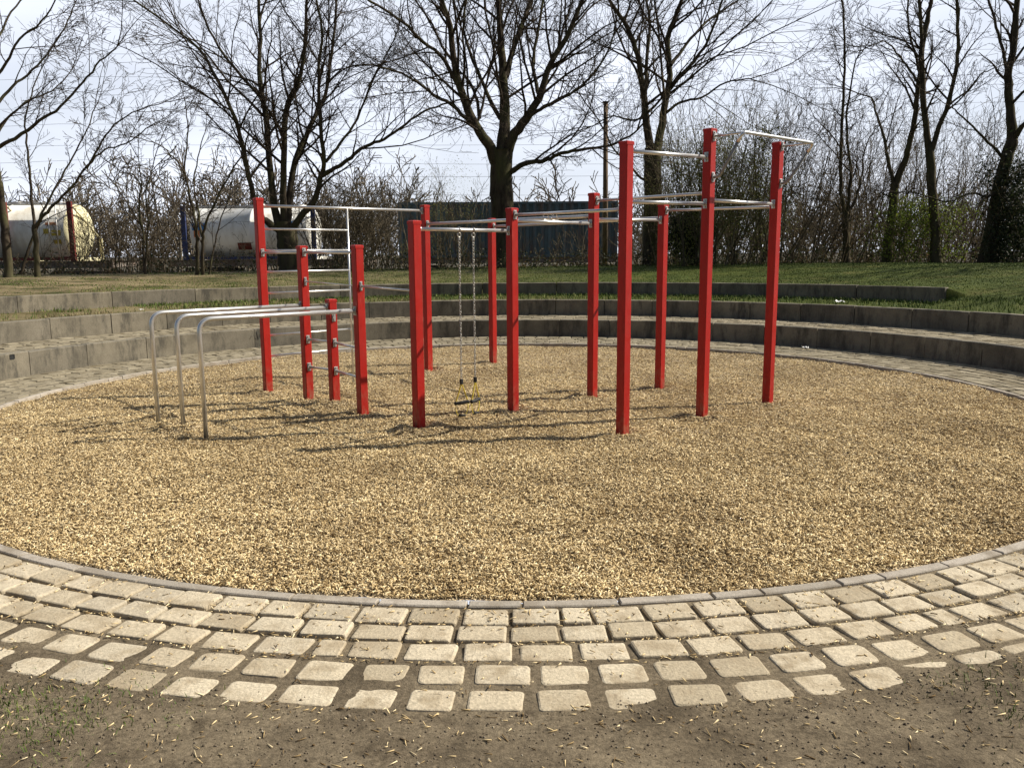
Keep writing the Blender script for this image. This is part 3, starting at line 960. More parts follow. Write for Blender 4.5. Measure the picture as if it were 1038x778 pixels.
# hanging chains with handles
def along(a, za, b, zb, xpix):
    A, B = pt(a, za), pt(b, zb)
    lo, hi = 0.0, 1.0
    k = ray(xpix, 233)
    for _ in range(40):
        m = (lo+hi)/2; q = A.lerp(B, m)
        if q.x*k[1] < k[0]*q.y: lo = m
        else: hi = m
    return A.lerp(B, m)
def trainer(xpix, label, swing):
    top = along(5, 1.825, 8, 1.825, xpix)
    t = empty('hanging_trainer', (top.x, top.y, 0), label, 'suspension trainer', 'chain trainers hanging side by side from the bar')
    mb = MB()
    mb.torus(top + Vector((0, 0, 0)), U, .021, .006, 14, 6)
    mb.torus(top + Vector((0, 0, -.048)), Vd, .020, .0055, 14, 6)
    mb.box(top + Vector((0, 0, -.082)), (.010, .010, .016), U, Vd, (0, 0, 1), .003)
    put(mb.build('bar_clip', M['chain']), t)
    mb = MB()
    z = top.z - .105; i = 0
    while z > .40:
        mb.torus((top.x, top.y, z), U if i % 2 else Vd, .0180, .0034, 10, 5, .52, (U if i % 2 == 0 else Vd))
        z -= .0272; i += 1
    put(mb.build('chain', M['chain']), t)
    mb = MB()
    mb.box((top.x, top.y, .375), (.014, .014, .026), U, Vd, (0, 0, 1), .004)
    put(mb.build('buckle', M['black']), t)
    d = (U*cos(swing) + Vd*sin(swing))
    hl, hr = Vector((top.x, top.y, .165)) - d*.065, Vector((top.x, top.y, .175)) + d*.065
    mb = MB()
    for e in (hl, hr):
        a = Vector((top.x, top.y, .36))
        s = (e-a).normalized()
        mb.box((a+e)/2, (.0075, .0025, (e-a).length/2), Vd.cross(s).cross(s).normalized(), s.cross(Vd.cross(s).cross(s)).normalized(), s)
    # foot cradle loop below the grip
    put(mb.build('strap', M['yellow']), t)
    mb = MB()
    mb.tube([hl - d*.012, hl, hl + d*.02, (hl+hr)/2 + Vector((0, 0, -.004)), hr - d*.02, hr, hr + d*.012], [.012, .020, .016, .0175, .016, .020, .012], 10)
    put(mb.build('grip', M['black']), t)
    mb = MB()
    mb.tube([hl + Vector((0, 0, -.01)), hl + d*.004 + Vector((0, 0, -.07)), hl + d*.02 + Vector((0, 0, -.115)), (hl+hr)/2 + Vector((0, 0, -.128)), hr - d*.02 + Vector((0, 0, -.115)), hr - d*.004 + Vector((0, 0, -.07)), hr + Vector((0, 0, -.01))], .0045, 6)
    fl = put(mb.build('foot_loop', M['yellow']), t)
    mb = MB()
    mb.tube([(hl+hr)/2 - d*.035 + Vector((0, 0, -.126)), (hl+hr)/2 + Vector((0, 0, -.129)), (hl+hr)/2 + d*.035 + Vector((0, 0, -.126))], .013, 8)
    put(mb.build('foot_pad', M['black']), t)
trainer(465.3, 'left one of two chains with yellow strap and black grip under the low bar', .35)
trainer(479.6, 'right one of two chains with yellow strap and black grip under the low bar', -.25)
for xp, side in ((553, 'left'), (562, 'right')):
    q = along(8, 1.925, 9, 1.92, xp)
    mb = MB()
    zt = q.z + .018
    dv = U*.075
    ln = Vd*.02
    mb.tube(fillet([q + mV*.0 - dv + Vector((0, 0, .018)), q + ln*.3 + U*.01 + Vector((0, 0, .105)), q + dv*.75 + Vector((0, 0, .018))], .02, 4), .0042, 6)
    mb.tube([q - dv + Vector((0, 0, .0215)), q + dv*.75 + Vector((0, 0, .0215))], .0042, 6)
    tag(mb.build('triangle_handle', M['steel']), 'small thin steel triangle standing on top of the pull-up bar, %s one of the two' % side, 'handle', 'steel triangles on the bar')

# ------------------------------------------------------------------ litter
def litter(name, px_, py_, d, size, label, seed):
    c = P(px_, py_, d)
    rnd = random.Random(seed)
    vs, fs = [], []
    n, m = 7, 4
    for i in range(n):
        for j in range(m):
            vs.append(c + Vector(((i/(n-1)-.5)*size, (j/(m-1)-.5)*size*.7, abs(rnd.gauss(.0, .25))*size*.5 + .003)))
    for i in range(n-1):
        for j in range(m-1):
            fs.append((i*m+j, (i+1)*m+j, (i+1)*m+j+1, i*m+j+1))
    mb = MB(); mb.add(vs, fs)
    o = mb.build(name, M['white'])
    sm = o.modifiers.new('thick', 'SOLIDIFY'); sm.thickness = .004
    return tag(o, label, 'litter')
def lit_on(x, y, z):
    a, b, c = ray(x, y); return b*(z-CH)/c
litter('crumpled_paper', 851, 306, lit_on(851, 306, .66), .17, 'white crumpled paper lying on the grassy tread at the right', 3)
litter('paper_scrap', 816.5, 352.5, lit_on(816.5, 352.5, .02), .10, 'small white scrap of paper on the paving at the foot of the lowest wall', 5)
litter('paper_scrap', 143, 314, lit_on(143, 314, .66), .07, 'tiny white scrap in the weeds behind the dip bars', 6)

# ------------------------------------------------------------------ trees
def rv(rnd):
    while True:
        v = Vector((rnd.uniform(-1, 1), rnd.uniform(-1, 1), rnd.uniform(-1, 1)))
        if .05 < v.length < 1: return v.normalized()

def child_dir(t, ang, rnd, up=0.0):
    s = t.cross(rv(rnd))
    if s.length < 1e-3: s = t.orthogonal()
    s.normalize()
    d = t*cos(ang) + s*sin(ang)
    d.z += up
    return d.normalized()

def grow(T, p, d, length, r, lev, rnd, cfg):
    """one branch and its side branches; lev counts down to 0 = twig"""
    n = 6 if lev >= 2 else 4 if lev == 1 else 3
    pts, rad = [p], [r]
    seg = length/n
    dirs = [d]
    for i in range(n):
        d = (d + rv(rnd)*cfg['wander'] + Vector((0, 0, cfg['up']))).normalized()
        p = p + d*seg
        pts.append(p); dirs.append(d)
        rad.append(max(r*(1 - .8*(i+1)/n), cfg['rmin']))
    T.add([tuple(q) for q in pts], rad)
    if lev <= 0:
        return
    cnt = cfg['cnt'][lev-1]
    cnt = max(2, int(cnt*rnd.uniform(.75, 1.25)))
    for i in range(cnt):
        t = .18 + .80*(i+rnd.random())/cnt
        k = min(int(t*n), n-1); f = t*n-k
        q = pts[k].lerp(pts[k+1], f)
        rr = rad[k]*(1-f)+rad[k+1]*f
        l = length*cfg['ratio']*rnd.uniform(.6, 1.2)*(1.15-.6*t)
        grow(T, q, child_dir(dirs[k+1], rnd.uniform(.45, 1.0), rnd, cfg['cup']), l, max(rr*.58, cfg['rmin']), lev-1, rnd, cfg)

def catmull(ps, n=4):
    out = []
    for i in range(len(ps)-1):
        a, b, c, d = ps[max(i-1, 0)], ps[i], ps[i+1], ps[min(i+2, len(ps)-1)]
        for k in range(n):
            t = k/n
            out.append(.5*((2*b) + (c-a)*t + (2*a-5*b+4*c-d)*t*t + (3*b-a-3*c+d)*t**3))
    out.append(ps[-1])
    return out

CFG = dict(wander=.20, up=.025, cup=.05, ratio=.46, rmin=.0050, cnt=[6, 9, 9])
def tree(name, base, limbs, label, group, seed, cfg=None, mat='bark', lev=3, every=.30, first=.22, side_len=2.3, cat='tree', depth_amp=1.0):
    """limbs: list of (pixel polyline, depth at start, depth change to the end, r0, r1, spawn side branches?)"""
    rnd = random.Random(seed)
    c = dict(CFG); c.update(cfg or {})
    root = empty(name, base, label, cat, group)
    tr, tw = Tubes(), Tubes()
    for poly, d0, dd, r0, r1, sp in limbs:
        m = len(poly)
        ps = [P(x, y, d0 + dd*i/(m-1)) for i, (x, y) in enumerate(poly)]
        q = catmull(ps, 4)
        n = len(q)
        q = [v + rv(rnd)*(.02 if 0 < i < n-1 else 0) for i, v in enumerate(q)]
        rad = [(r0 + (r1-r0)*(i/(n-1))**.7)*(1 if sp == 'trunk' else .88) for i in range(n)]
        if r0 > .06:
            rad = [r_*rnd.uniform(.96, 1.05) for r_ in rad]
        if sp == 'trunk':
            rad[0] *= 1.35; rad[1] *= 1.12
        tr.add([tuple(v) for v in q], rad)
        if sp == 'trunk': continue
        L_ = [0.0]
        for i in range(n-1): L_.append(L_[-1] + (q[i+1]-q[i]).length)
        tot = L_[-1]
        s = first*tot + rnd.random()*every
        while s < tot:
            i = max(k for k in range(n) if L_[k] <= s)
            i = min(i, n-2)
            f = (s-L_[i])/(L_[i+1]-L_[i]+1e-6)
            p = q[i].lerp(q[i+1], f); rr = rad[i]*(1-f)+rad[i+1]*f
            t = (q[i+1]-q[i]).normalized()
            u = s/tot
            l = side_len*rnd.choice((.6, .9, 1.2, 1.5, 2.2))*(1.15-.55*u)*sp
            grow(tw, p, child_dir(t, rnd.uniform(.5, 1.05), rnd, c['cup']), l, min(max(rr*.5, .010), .045), lev-1, rnd, c)
            s += every*rnd.uniform(.6, 1.4)
        # the limb itself runs out into a spray
        t = (q[-1]-q[-2]).normalized()
        for _ in range(2):
            grow(tw, q[-1], child_dir(t, rnd.uniform(.1, .5), rnd, .05), side_len*rnd.uniform(1.1, 1.8)*sp, max(r1*.9, .012), lev-1, rnd, c)
    put(link('trunk', tr.mesh('trunk'), M[mat]), root)
    put(link('crown', tw.mesh('crown'), M['twig']), root)
    return root

GT = 'bare trees behind the terrace'
# multi-stemmed tree behind the wall-bar ladder
d = 25.5
tree('bare_tree', P(292, 277, d), [
    ([(294, 279), (293, 262), (291, 244), (289, 226)], d, 0, .36, .29, 'trunk'),
    ([(287, 236), (272, 226), (262, 214), (252, 178), (239, 123), (216, 73), (193, 42), (127, -6)], d, -1.8, .15, .025, 1.0),
    ([(283, 228), (277, 200), (269, 116), (263, 80), (264, 40), (261, -12)], d, .8, .155, .045, 1.0),
    ([(270, 112), (259, 93), (232, 62), (212, 30), (199, -8)], d+.6, 1.4, .08, .028, .9),
    ([(288, 228), (287, 185), (290, 116), (300, 88), (306, 70), (310, 30), (311, -10)], d, -.8, .14, .04, 1.0),
    ([(291, 230), (297, 173), (310, 138), (323, 112), (331, 90), (338, 40), (342, -10)], d, 1.6, .13, .036, 1.0),
    ([(294, 236), (308, 216), (319, 202), (325, 180), (328, 166), (325, 130), (323, 77), (326, 30), (318, -10)], d, -1.2, .14, .03, .9),
    ([(326, 178), (340, 170), (356, 160), (370, 148), (390, 141), (408, 128), (425, 116), (448, 106), (467, 101)], d-.5, -1.6, .085, .022, .8),
    ([(330, 164), (345, 145), (362, 120), (376, 84), (392, 56), (404, 30)], d-.4, 1.2, .06, .02, .8),
    ], 'multi-stemmed bare tree forking low behind the ladder rungs, in front of the second tank', GT, 21, side_len=2.3)
# big central tree
d = 26.5
tree('bare_tree', P(509, 274, d), [
    ([(510, 276), (509, 240), (509, 205), (508, 168), (509, 150)], d, 0, .41, .34, 'trunk'),
    ([(505, 172), (497, 150), (486, 134), (471, 104), (461, 65), (456, 27), (444, -10)], d, -1.2, .24, .07, 1.0),
    ([(509, 155), (512, 120), (510, 77), (507, 40), (505, -10)], d, .8, .26, .09, 1.0),
    ([(512, 160), (519, 140), (533, 121), (546, 100), (558, 65), (575, 36), (592, -4)], d, -.8, .23, .06, 1.0),
    ([(513, 78), (523, 40), (534, 12), (541, -10)], d+.5, 1.8, .11, .06, .9),
    ([(514, 178), (524, 170), (540, 164), (552, 163), (565, 157), (580, 153), (604, 150), (627, 144), (646, 132)], d, -2.0, .115, .03, .8),
    ([(500, 152), (484, 132), (472, 120), (455, 104), (440, 97), (424, 84), (400, 72), (372, 66), (346, 70)], d, -2.2, .10, .02, .9),
    ([(486, 120), (482, 96), (474, 80), (462, 72), (440, 78), (420, 82)], d+.6, 1.6, .07, .02, .9),
    ([(468, 96), (450, 60), (430, 44), (408, 22), (380, 4), (362, -8)], d-.6, -2.0, .08, .03, .9),
    ([(536, 118), (552, 108), (566, 102), (590, 86), (612, 60), (622, 36)], d-.4, -1.4, .075, .025, .9),
    ([(507, 120), (494, 96), (480, 62), (470, 30), (474, -6)], d+.3, 2.0, .09, .04, .9),
    ([(547, 98), (540, 66), (546, 30), (552, -8)], d, 1.5, .08, .04, .9),
    ], 'largest bare tree with a thick dark trunk rising in front of the teal container', GT, 22, side_len=2.7)
# tree behind the tall pull-up posts
d = 27.0
tree('bare_tree', P(661, 272, d), [
    ([(661, 276), (661, 235), (662, 190), (662, 150)], d, 0, .31, .27, 'trunk'),
    ([(660, 158), (656, 132), (654, 108), (650, 80), (646, 55), (636, 28), (622, 6), (612, -10)], d, -1, .17, .05, 1.0),
    ([(664, 160), (669, 139), (674, 108), (679, 77), (677, 40), (684, 18), (694, -8)], d, .9, .18, .06, 1.0),
    ([(654, 96), (656, 60), (658, 20), (654, -8)], d+.3, 1.4, .08, .04, .9),
    ([(677, 92), (690, 76), (704, 62), (716, 44), (726, 20), (734, -6)], d+.3, -1.3, .08, .035, 1.0),
    ([(673, 116), (690, 104), (712, 98), (736, 84), (760, 80)], d, -1.6, .06, .02, 1.0),
    ([(655, 118), (640, 122), (622, 118), (600, 128)], d, 1.4, .05, .02, .8),
    ([(665, 188), (650, 180), (636, 164), (622, 150), (606, 120), (584, 92)], d, 1.2, .06, .02, .8),
    ([(680, 66), (700, 40), (722, 18), (752, -2)], d+.4, 1.8, .07, .03, 1.0),
    ], 'dark bare tree forking into two stems directly behind the tall pull-up posts', GT, 23, side_len=2.8)
# slim trees on the right
d = 25.5
tree('bare_tree', P(899, 264, d), [
    ([(899, 266), (902, 230), (906, 200), (907, 186)], d, 0, .145, .125, 'trunk'),
    ([(907, 190), (915, 168), (922, 147), (928, 112), (932, 77), (934, 40), (930, -10)], d, -.6, .13, .05, .8),
    ([(906, 188), (900, 160), (895, 135), (888, 116), (884, 100), (868, 94)], d, .8, .075, .02, .8),
    ([(933, 60), (936, 30), (946, -8)], d-.5, .8, .06, .035, .8),
    ([(931, 84), (918, 66), (906, 50), (896, 42), (884, 46)], d-.4, -1.0, .05, .015, .8),
    ([(904, 200), (890, 196), (876, 206), (864, 218)], d, -.9, .035, .012, .5),
    ], 'slim bare tree with a thin left fork, just left of the lime green bush', GT, 24, mat='bark2', side_len=1.7, every=.36, cfg=dict(rmin=.0046, cnt=[5, 8, 9]))
d = 24.8
tree('bare_tree', P(949, 264, d), [
    ([(949, 267), (947, 225), (944, 180), (942, 152)], d, 0, .145, .12, 'trunk'),
    ([(942, 156), (937, 110), (934, 60), (940, 22), (946, -10)], d, .6, .12, .055, .8),
    ([(943, 156), (952, 128), (961, 106), (969, 70), (971, 40), (970, -10)], d, -.8, .095, .045, .8),
    ([(936, 86), (926, 50), (920, 20), (922, -8)], d+.4, 1.0, .05, .03, .8),
    ([(960, 108), (980, 92), (994, 76), (1006, 70)], d-.4, -.9, .04, .014, .8),
    ], 'slim dark bare tree with a curving right stem, directly before the lime green bush', GT, 25, mat='bark2', side_len=1.7, every=.36, cfg=dict(rmin=.0046, cnt=[5, 8, 9]))
d = 24.0
tree('bare_tree', P(1001, 262, d), [
    ([(1000, 266), (1006, 222), (1013, 190), (1020, 162), (1026, 143)], d, 0, .20, .16, 'trunk'),
    ([(1026, 146), (1024, 110), (1022, 77), (1028, 44), (1031, -10)], d, .5, .17, .08, .9),
    ([(1027, 140), (1036, 128), (1052, 112), (1070, 80)], d, -.8, .10, .04, .8),
    ([(1020, 164), (1006, 148), (990, 132), (976, 118), (966, 110)], d, -1.0, .06, .018, .8),
    ([(1022, 84), (1016, 50), (1008, 20), (1000, -8)], d+.2, 1.0, .06, .035, .8),
    ([(1014, 188), (1002, 200), (986, 196), (960, 204), (930, 196), (905, 194)], d, -1.0, .05, .014, .4),
    ], 'leaning thick bare tree at the right edge beside the dark evergreen', GT, 26, side_len=1.8, every=.36, cfg=dict(rmin=.0046, cnt=[5, 8, 9]))
d = 26.2
tree('bare_tree', P(857, 264, d), [
    ([(858, 266), (858, 240), (857, 222)], d, 0, .12, .10, 'trunk'),
    ([(857, 224), (853, 196), (852, 150), (855, 100), (856, 40), (853, -8)], d, .6, .085, .03, .8),
    ([(857, 224), (862, 180), (858, 130), (862, 90), (868, 60)], d, -.8, .07, .02, .8),
    ([(859, 222), (868, 200), (874, 176), (876, 154), (884, 136), (898, 120)], d, .6, .05, .015, .7),
    ([(856, 218), (846, 206), (834, 202)], d, -.5, .03, .012, .5),
    ], 'thin twin-stemmed bare tree to the left of the slim forked tree', GT, 27, mat='bark2', side_len=1.3, every=.36, cfg=dict(rmin=.0046, cnt=[5, 8, 9]))
for q_, (px_, d, sd_, txt) in enumerate(((1240, 21.0, 35, 'bare tree standing beyond the right end of the terrace, nearer the thicket'), (1500, 16.5, 36, 'bare tree standing beyond the right end of the terrace, farther from the thicket'))):
    tree('bare_tree', P(px_, 262, d), [
        ([(px_, 262+70*q_), (px_+4, 200), (px_+2, 140)], d, 0, .22, .17, 'trunk'),
        ([(px_+2, 146), (px_-20, 90), (px_-30, 20), (px_-40, -60)], d, -.8, .13, .04, 1.0),
        ([(px_+2, 150), (px_+20, 80), (px_+24, 0), (px_+16, -80)], d, .8, .13, .04, 1.0),
        ([(px_+3, 170), (px_-30, 140), (px_-70, 110), (px_-110, 60)], d, 1.0, .08, .02, 1.0),
        ([(px_+3, 160), (px_+40, 120), (px_+80, 60), (px_+90, -10)], d, -1.0, .09, .02, 1.0)],
        txt, GT, sd_, side_len=1.9)
# left side
d = 20.5
tree('bare_tree', P(7, 284, d), [
    ([(9, 288), (7, 250), (2, 215), (-1, 185)], d, 0, .105, .09, 'trunk'),
    ([(-1, 188), (-7, 130), (-14, 70), (-20, 0)], d, .6, .09, .04, .9),
    ([(-4, 150), (16, 140), (40, 122), (62, 108), (84, 84), (102, 62), (119, 47)], d, -1.2, .06, .016, .8),
    ([(-8, 116), (8, 92), (28, 76), (48, 54), (66, 28), (76, 4)], d+.3, .9, .05, .016, .9),
    ([(-12, 90), (6, 64), (20, 40), (42, 22), (58, -4)], d+.3, -1.2, .05, .016, .9),
    ([(-14, 60), (0, 36), (12, 12), (30, -10)], d+.4, 1.2, .045, .02, .9),
    ([(-6, 140), (8, 120), (26, 104), (52, 92), (72, 72)], d+.2, 1.2, .04, .014, .8),
    ], 'bare tree with a straight dark trunk cut by the left edge of the picture', GT, 28, side_len=1.8, every=.46, cfg=dict(rmin=.0046, cnt=[5, 7, 9]))
d = 21.0
tree('bare_tree', P(38, 280, d), [
    ([(39, 284), (37, 255), (35, 228)], d, 0, .072, .062, 'trunk'),
    ([(35, 232), (31, 190), (28, 154), (26, 120), (34, 90), (44, 66)], d, .6, .048, .014, .8),
    ([(35, 230), (46, 217), (56, 207), (72, 190), (89, 168), (106, 152), (127, 146), (148, 130)], d, -1.0, .055, .014, .8),
    ([(20, 278), (30, 250), (42, 218), (58, 186), (74, 160), (88, 132), (96, 110)], d+.2, .8, .05, .015, .8),
    ([(88, 170), (100, 150), (116, 126), (140, 112), (160, 106)], d-.6, -.8, .035, .012, .8),
    ], 'small bare tree with a stem leaning right across the cream ended tank', GT, 29, side_len=1.4, every=.46, cfg=dict(rmin=.0046, cnt=[5, 7, 9]))
d = 22.0
tree('bare_tree', P(203, 276, d), [
    ([(199, 281), (200, 250), (198, 225), (192, 196), (187, 172), (190, 140), (189, 112)], d, 0, .065, .015, .8),
    ([(206, 281), (206, 250), (207, 232), (218, 206), (229, 184), (240, 165), (256, 152)], d, -.7, .06, .014, .8),
    ([(205, 240), (201, 216), (197, 192), (200, 160), (208, 134)], d, .8, .045, .013, .8),
    ([(212, 278), (217, 250), (222, 228), (232, 200), (236, 170)], d+.3, .6, .035, .012, .7),
    ([(188, 176), (176, 160), (160, 146), (140, 140)], d, -.8, .03, .011, .7),
    ], 'V-shaped bare shrubby tree standing in front of the blue framed tank', GT, 30, side_len=1.3, every=.46, cfg=dict(rmin=.0046, cnt=[5, 7, 9]), first=.15)
d = 23.0
tree('bare_tree', P(146, 276, d), [
    ([(147, 281), (145, 240), (141, 210), (143, 186), (140, 160)], d, 0, .05, .014, .8),
    ([(146, 276), (150, 230), (148, 200), (152, 176), (160, 150)], d, -.7, .04, .012, .8),
    ([(143, 190), (136, 178), (124, 174), (112, 166)], d, .5, .028, .011, .7),
    ], 'thin bare sapling in the brown gap between the two tank containers', GT, 31, side_len=1.1, every=.46, cfg=dict(rmin=.0046, cnt=[5, 7, 9]), first=.15)

# ------------------------------------------------------------------ brushwood
def stems(n, xr, yr, hr, seed, cfg=None, lean=(0, 0), lev=2, rbase=.018, zf=None, keep=None, spread=.22):
    rnd = random.Random(seed)
    c = dict(CFG, cnt=[4, 7, 9], up=.03, wander=.18, ratio=.42, rmin=.0048, cup=.10); c.update(cfg or {})
    T = Tubes(); tips = []
    k = 0
    while k < n:
        x, y = rnd.uniform(*xr), rnd.uniform(*yr)
        if keep and rnd.random() > keep(x, y): continue
        k += 1
        h = rnd.uniform(*hr)*(zf(x) if zf else 1)
        d = Vector((rnd.gauss(lean[0], spread), rnd.gauss(lean[1], spread), 1)).normalized()
        p = Vector((x, y, lawn_at(x, y)-.05))
        grow(T, p, d, h, rbase*rnd.uniform(.6, 1.3)*(h/3)**.5, lev, rnd, c)
    return T
def stuff(name, T, mat, label, cat='brushwood'):
    return tag(link(name, T.mesh(name), M[mat]), label, cat, kind='stuff')

DN = dict(cnt=[6, 8, 9])
stuff('thicket', stems(185, (4.2, 26), (26.3, 32), (2.6, 6.2), 41, cfg=DN, lean=(.20, 0)), 'brush', 'tangled bare brushwood thicket filling the right background behind the lawn', 'thicket')
stuff('thicket', stems(190, (6.0, 27), (31, 36), (4.2, 6.8), 47, cfg=DN), 'brush', 'taller bare brushwood deep inside the thicket on the right', 'thicket')
stuff('thicket', stems(95, (-26, -5), (24.5, 30), (.7, 1.7), 42, zf=lambda x: .75 if -19.5 < x < -13.5 or -12.4 < x < -7.6 else 1.2), 'brush', 'low bare brushwood along the left edge of the lawn below the tank containers', 'thicket')
stuff('thicket', stems(46, (-5.2, 4.8), (27, 31), (.9, 2.2), 43), 'brush', 'low bare brushwood growing in front of the teal container', 'thicket')
stuff('thicket', stems(90, (-13.9, -11.2), (25.0, 29.0), (1.0, 2.5), 44, spread=.13), 'brush_pale', 'pale upright dry stems between the two tank containers', 'dry stems')
stuff('thicket', stems(90, (-6.4, -4.5), (26.5, 31), (1.6, 3.4), 45, cfg=DN), 'brush', 'bushy brown brushwood between the second tank and the teal container', 'thicket')
stuff('thicket', stems(90, (6.6, 19), (25.2, 27.0), (2.6, 5.4), 46, lean=(.32, 0), spread=.16, cfg=dict(cnt=[3, 5, 6])), 'brush_pale', 'long pale slanting stems at the front of the right thicket', 'thicket')
def far_wood(seed, xr, yr, n, hr):
    return stems(n, xr, yr, hr, seed, cfg=dict(cnt=[6, 8, 9], rmin=.024, ratio=.5, wander=.3, up=.0), rbase=.05, spread=.3)
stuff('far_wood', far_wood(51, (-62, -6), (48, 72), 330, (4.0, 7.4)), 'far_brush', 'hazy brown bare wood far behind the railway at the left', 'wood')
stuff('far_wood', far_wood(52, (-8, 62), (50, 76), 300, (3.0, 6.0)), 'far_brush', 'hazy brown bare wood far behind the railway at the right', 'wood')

stuff('thicket', stems(330, (4.5, 30), (29.5, 37), (1.0, 2.8), 48, cfg=DN), 'brush', 'dense low brushwood filling the foot of the right thicket', 'thicket')
# leafy bushes: leaves scattered round grown stems
def leaf_cloud(c, ext, n, size, seed, flat=.5):
    g = np.random.default_rng(seed)
    # several overlapping clumps give an uneven outline
    k = max(5, n//260)
    cc = np.clip(g.normal(0, 1, (k, 3)), -1.7, 1.7)*np.array(ext)*.25
    cs = g.uniform(.10, .24, (k, 1))*np.array(ext)
    idx = g.integers(0, k, n)
    p = cc[idx] + g.normal(0, .55, (n, 3))*cs[idx] + np.array(c)
    a = g.normal(0, 1, (n, 3)); a /= np.linalg.norm(a, axis=1, keepdims=True)
    b = np.cross(a, g.normal(0, 1, (n, 3))); b /= np.linalg.norm(b, axis=1, keepdims=True)
    s = size*g.uniform(.6, 1.3, (n, 1))
    V = np.stack([p - a*s, p + b*s*.45, p + a*s, p - b*s*.45], 1)
    return V.reshape(-1, 3), (np.arange(n)*4)[:, None] + np.array([0, 1, 2, 3])
def bush(px_, py_, d, ext, n, size, mat, label, seed, cat='bush', nst=12, h=2.4, hz=None):
    b0 = P(px_, py_, d); z0 = lawn_at(b0.x, b0.y)
    root = empty('bush', (b0.x, b0.y, z0), label, cat)
    c = (b0.x, b0.y, z0 + (hz if hz else ext[2]*.5))
    V, q = leaf_cloud(c, ext, n, size, seed)
    V[:, 2] = np.maximum(V[:, 2], z0 + .02)
    put(link('foliage', from_np('foliage', V, q), M[mat]), root)
    T = stems(nst, (b0.x-ext[0]*.4, b0.x+ext[0]*.4), (b0.y-ext[1]*.3, b0.y+ext[1]*.3), (h*.7, h*1.2), seed+1)
    put(link('stems', T.mesh('stems'), M['brush']), root)
bush(738, 266, 24.0, (3.3, 1.0, 4.4), 17000, .029, 'leaf_new', 'tall shrub in pale olive spring leaf between the two tallest posts', 61, nst=40, h=4.4, hz=2.0)
bush(676, 266, 26.0, (2.4, 1.0, 3.4), 5000, .027, 'leaf_new', 'sparse olive leaved shrub behind the dark bare tree trunk at the tall posts', 62, nst=14, h=3.4, hz=2.2)
bush(697, 268, 25.0, (1.5, .9, 1.9), 6000, .055, 'leaf_dark', 'low nearly black evergreen bush at the edge of the lawn behind the tall posts', 63, nst=5, h=1.2, hz=.60)
bush(926, 262, 24.9, (3.0, .8, 1.8), 5200, .036, 'leaf_lime', 'lime green leafing bush between the slim trees', 64, nst=10, h=1.6, hz=.95)
bush(1032, 262, 23.6, (1.9, 1.4, 3.2), 9000, .050, 'leaf_dark', 'tall dark evergreen bush at the right edge of the lawn', 65, nst=6, h=2.4, hz=1.1)
bush(440, 266, 31, (3.6, 1.2, 4.2), 3000, .024, 'leaf_new', 'thin shrub with pale buds in front of the left end of the teal container', 66, nst=16, h=3.6, hz=2.4)

# ground ivy, brambles and dry stems along the foot of the thicket
g = np.random.default_rng(77)
n = 15000
x = g.uniform(-24, 22, n); y = 25.2 + g.random(n)**1.5*3.4 + .6*vnoise(x, x*0, .6)*2
y = y - 2.6*smoothstep(-8, -16, x)
z = lawn_z(x, y, np.hypot(x-CX, y-CY), np.arctan2(y-CY, x-CX)) + g.random(n)**1.7*(.35 + .45*np.clip(vnoise(x, y, .9)+.5, 0, 1))
a = g.normal(0, 1, (n, 3)); a /= np.linalg.norm(a, axis=1, keepdims=True)
b = np.cross(a, g.normal(0, 1, (n, 3))); b /= np.linalg.norm(b, axis=1, keepdims=True)
s = .045*g.uniform(.5, 1.3, (n, 1)); p = np.stack([x, y, z], -1)
V = np.stack([p-a*s, p+b*s*.5, p+a*s, p-b*s*.5], 1).reshape(-1, 3)
n2 = 16000
x2 = g.uniform(4.6, 26, n2); y2 = g.uniform(26.6, 32, n2)
z2 = lawn_z(x2, y2, np.hypot(x2-CX, y2-CY), np.arctan2(y2-CY, x2-CX)) + g.random(n2)**1.5*(1.0 + 2.0*np.clip(vnoise(x2, y2, .6)+.5, 0, 1))
a = g.normal(0, 1, (n2, 3)); a /= np.linalg.norm(a, axis=1, keepdims=True)
b = np.cross(a, g.normal(0, 1, (n2, 3))); b /= np.linalg.norm(b, axis=1, keepdims=True)
s2 = .042*g.uniform(.5, 1.3, (n2, 1)); p2 = np.stack([x2, y2, z2], -1)
V2 = np.stack([p2-a*s2, p2+b*s2*.5, p2+a*s2, p2-b*s2*.5], 1).reshape(-1, 3)
M['leaf_dry'] = leaf('withered_leaves', [(0, (0.05, 0.035, 0.018)), (0.5, (0.11, 0.078, 0.042)), (0.8, (0.09, 0.085, 0.03)), (1, (0.20, 0.14, 0.08))])
tag(link('withered_leaves', from_np('withered_leaves', V2, (np.arange(n2)*4)[:, None] + np.array([0, 1, 2, 3])), M['leaf_dry']), 'brown withered leaves and bramble hanging in the right thicket', 'leaves', kind='stuff')
tag(link('undergrowth', from_np('undergrowth', V, (np.arange(n)*4)[:, None] + np.array([0, 1, 2, 3])), M['leaf_bramble']), 'dark ivy, brambles and dead leaves along the foot of the brushwood', 'undergrowth', kind='stuff')

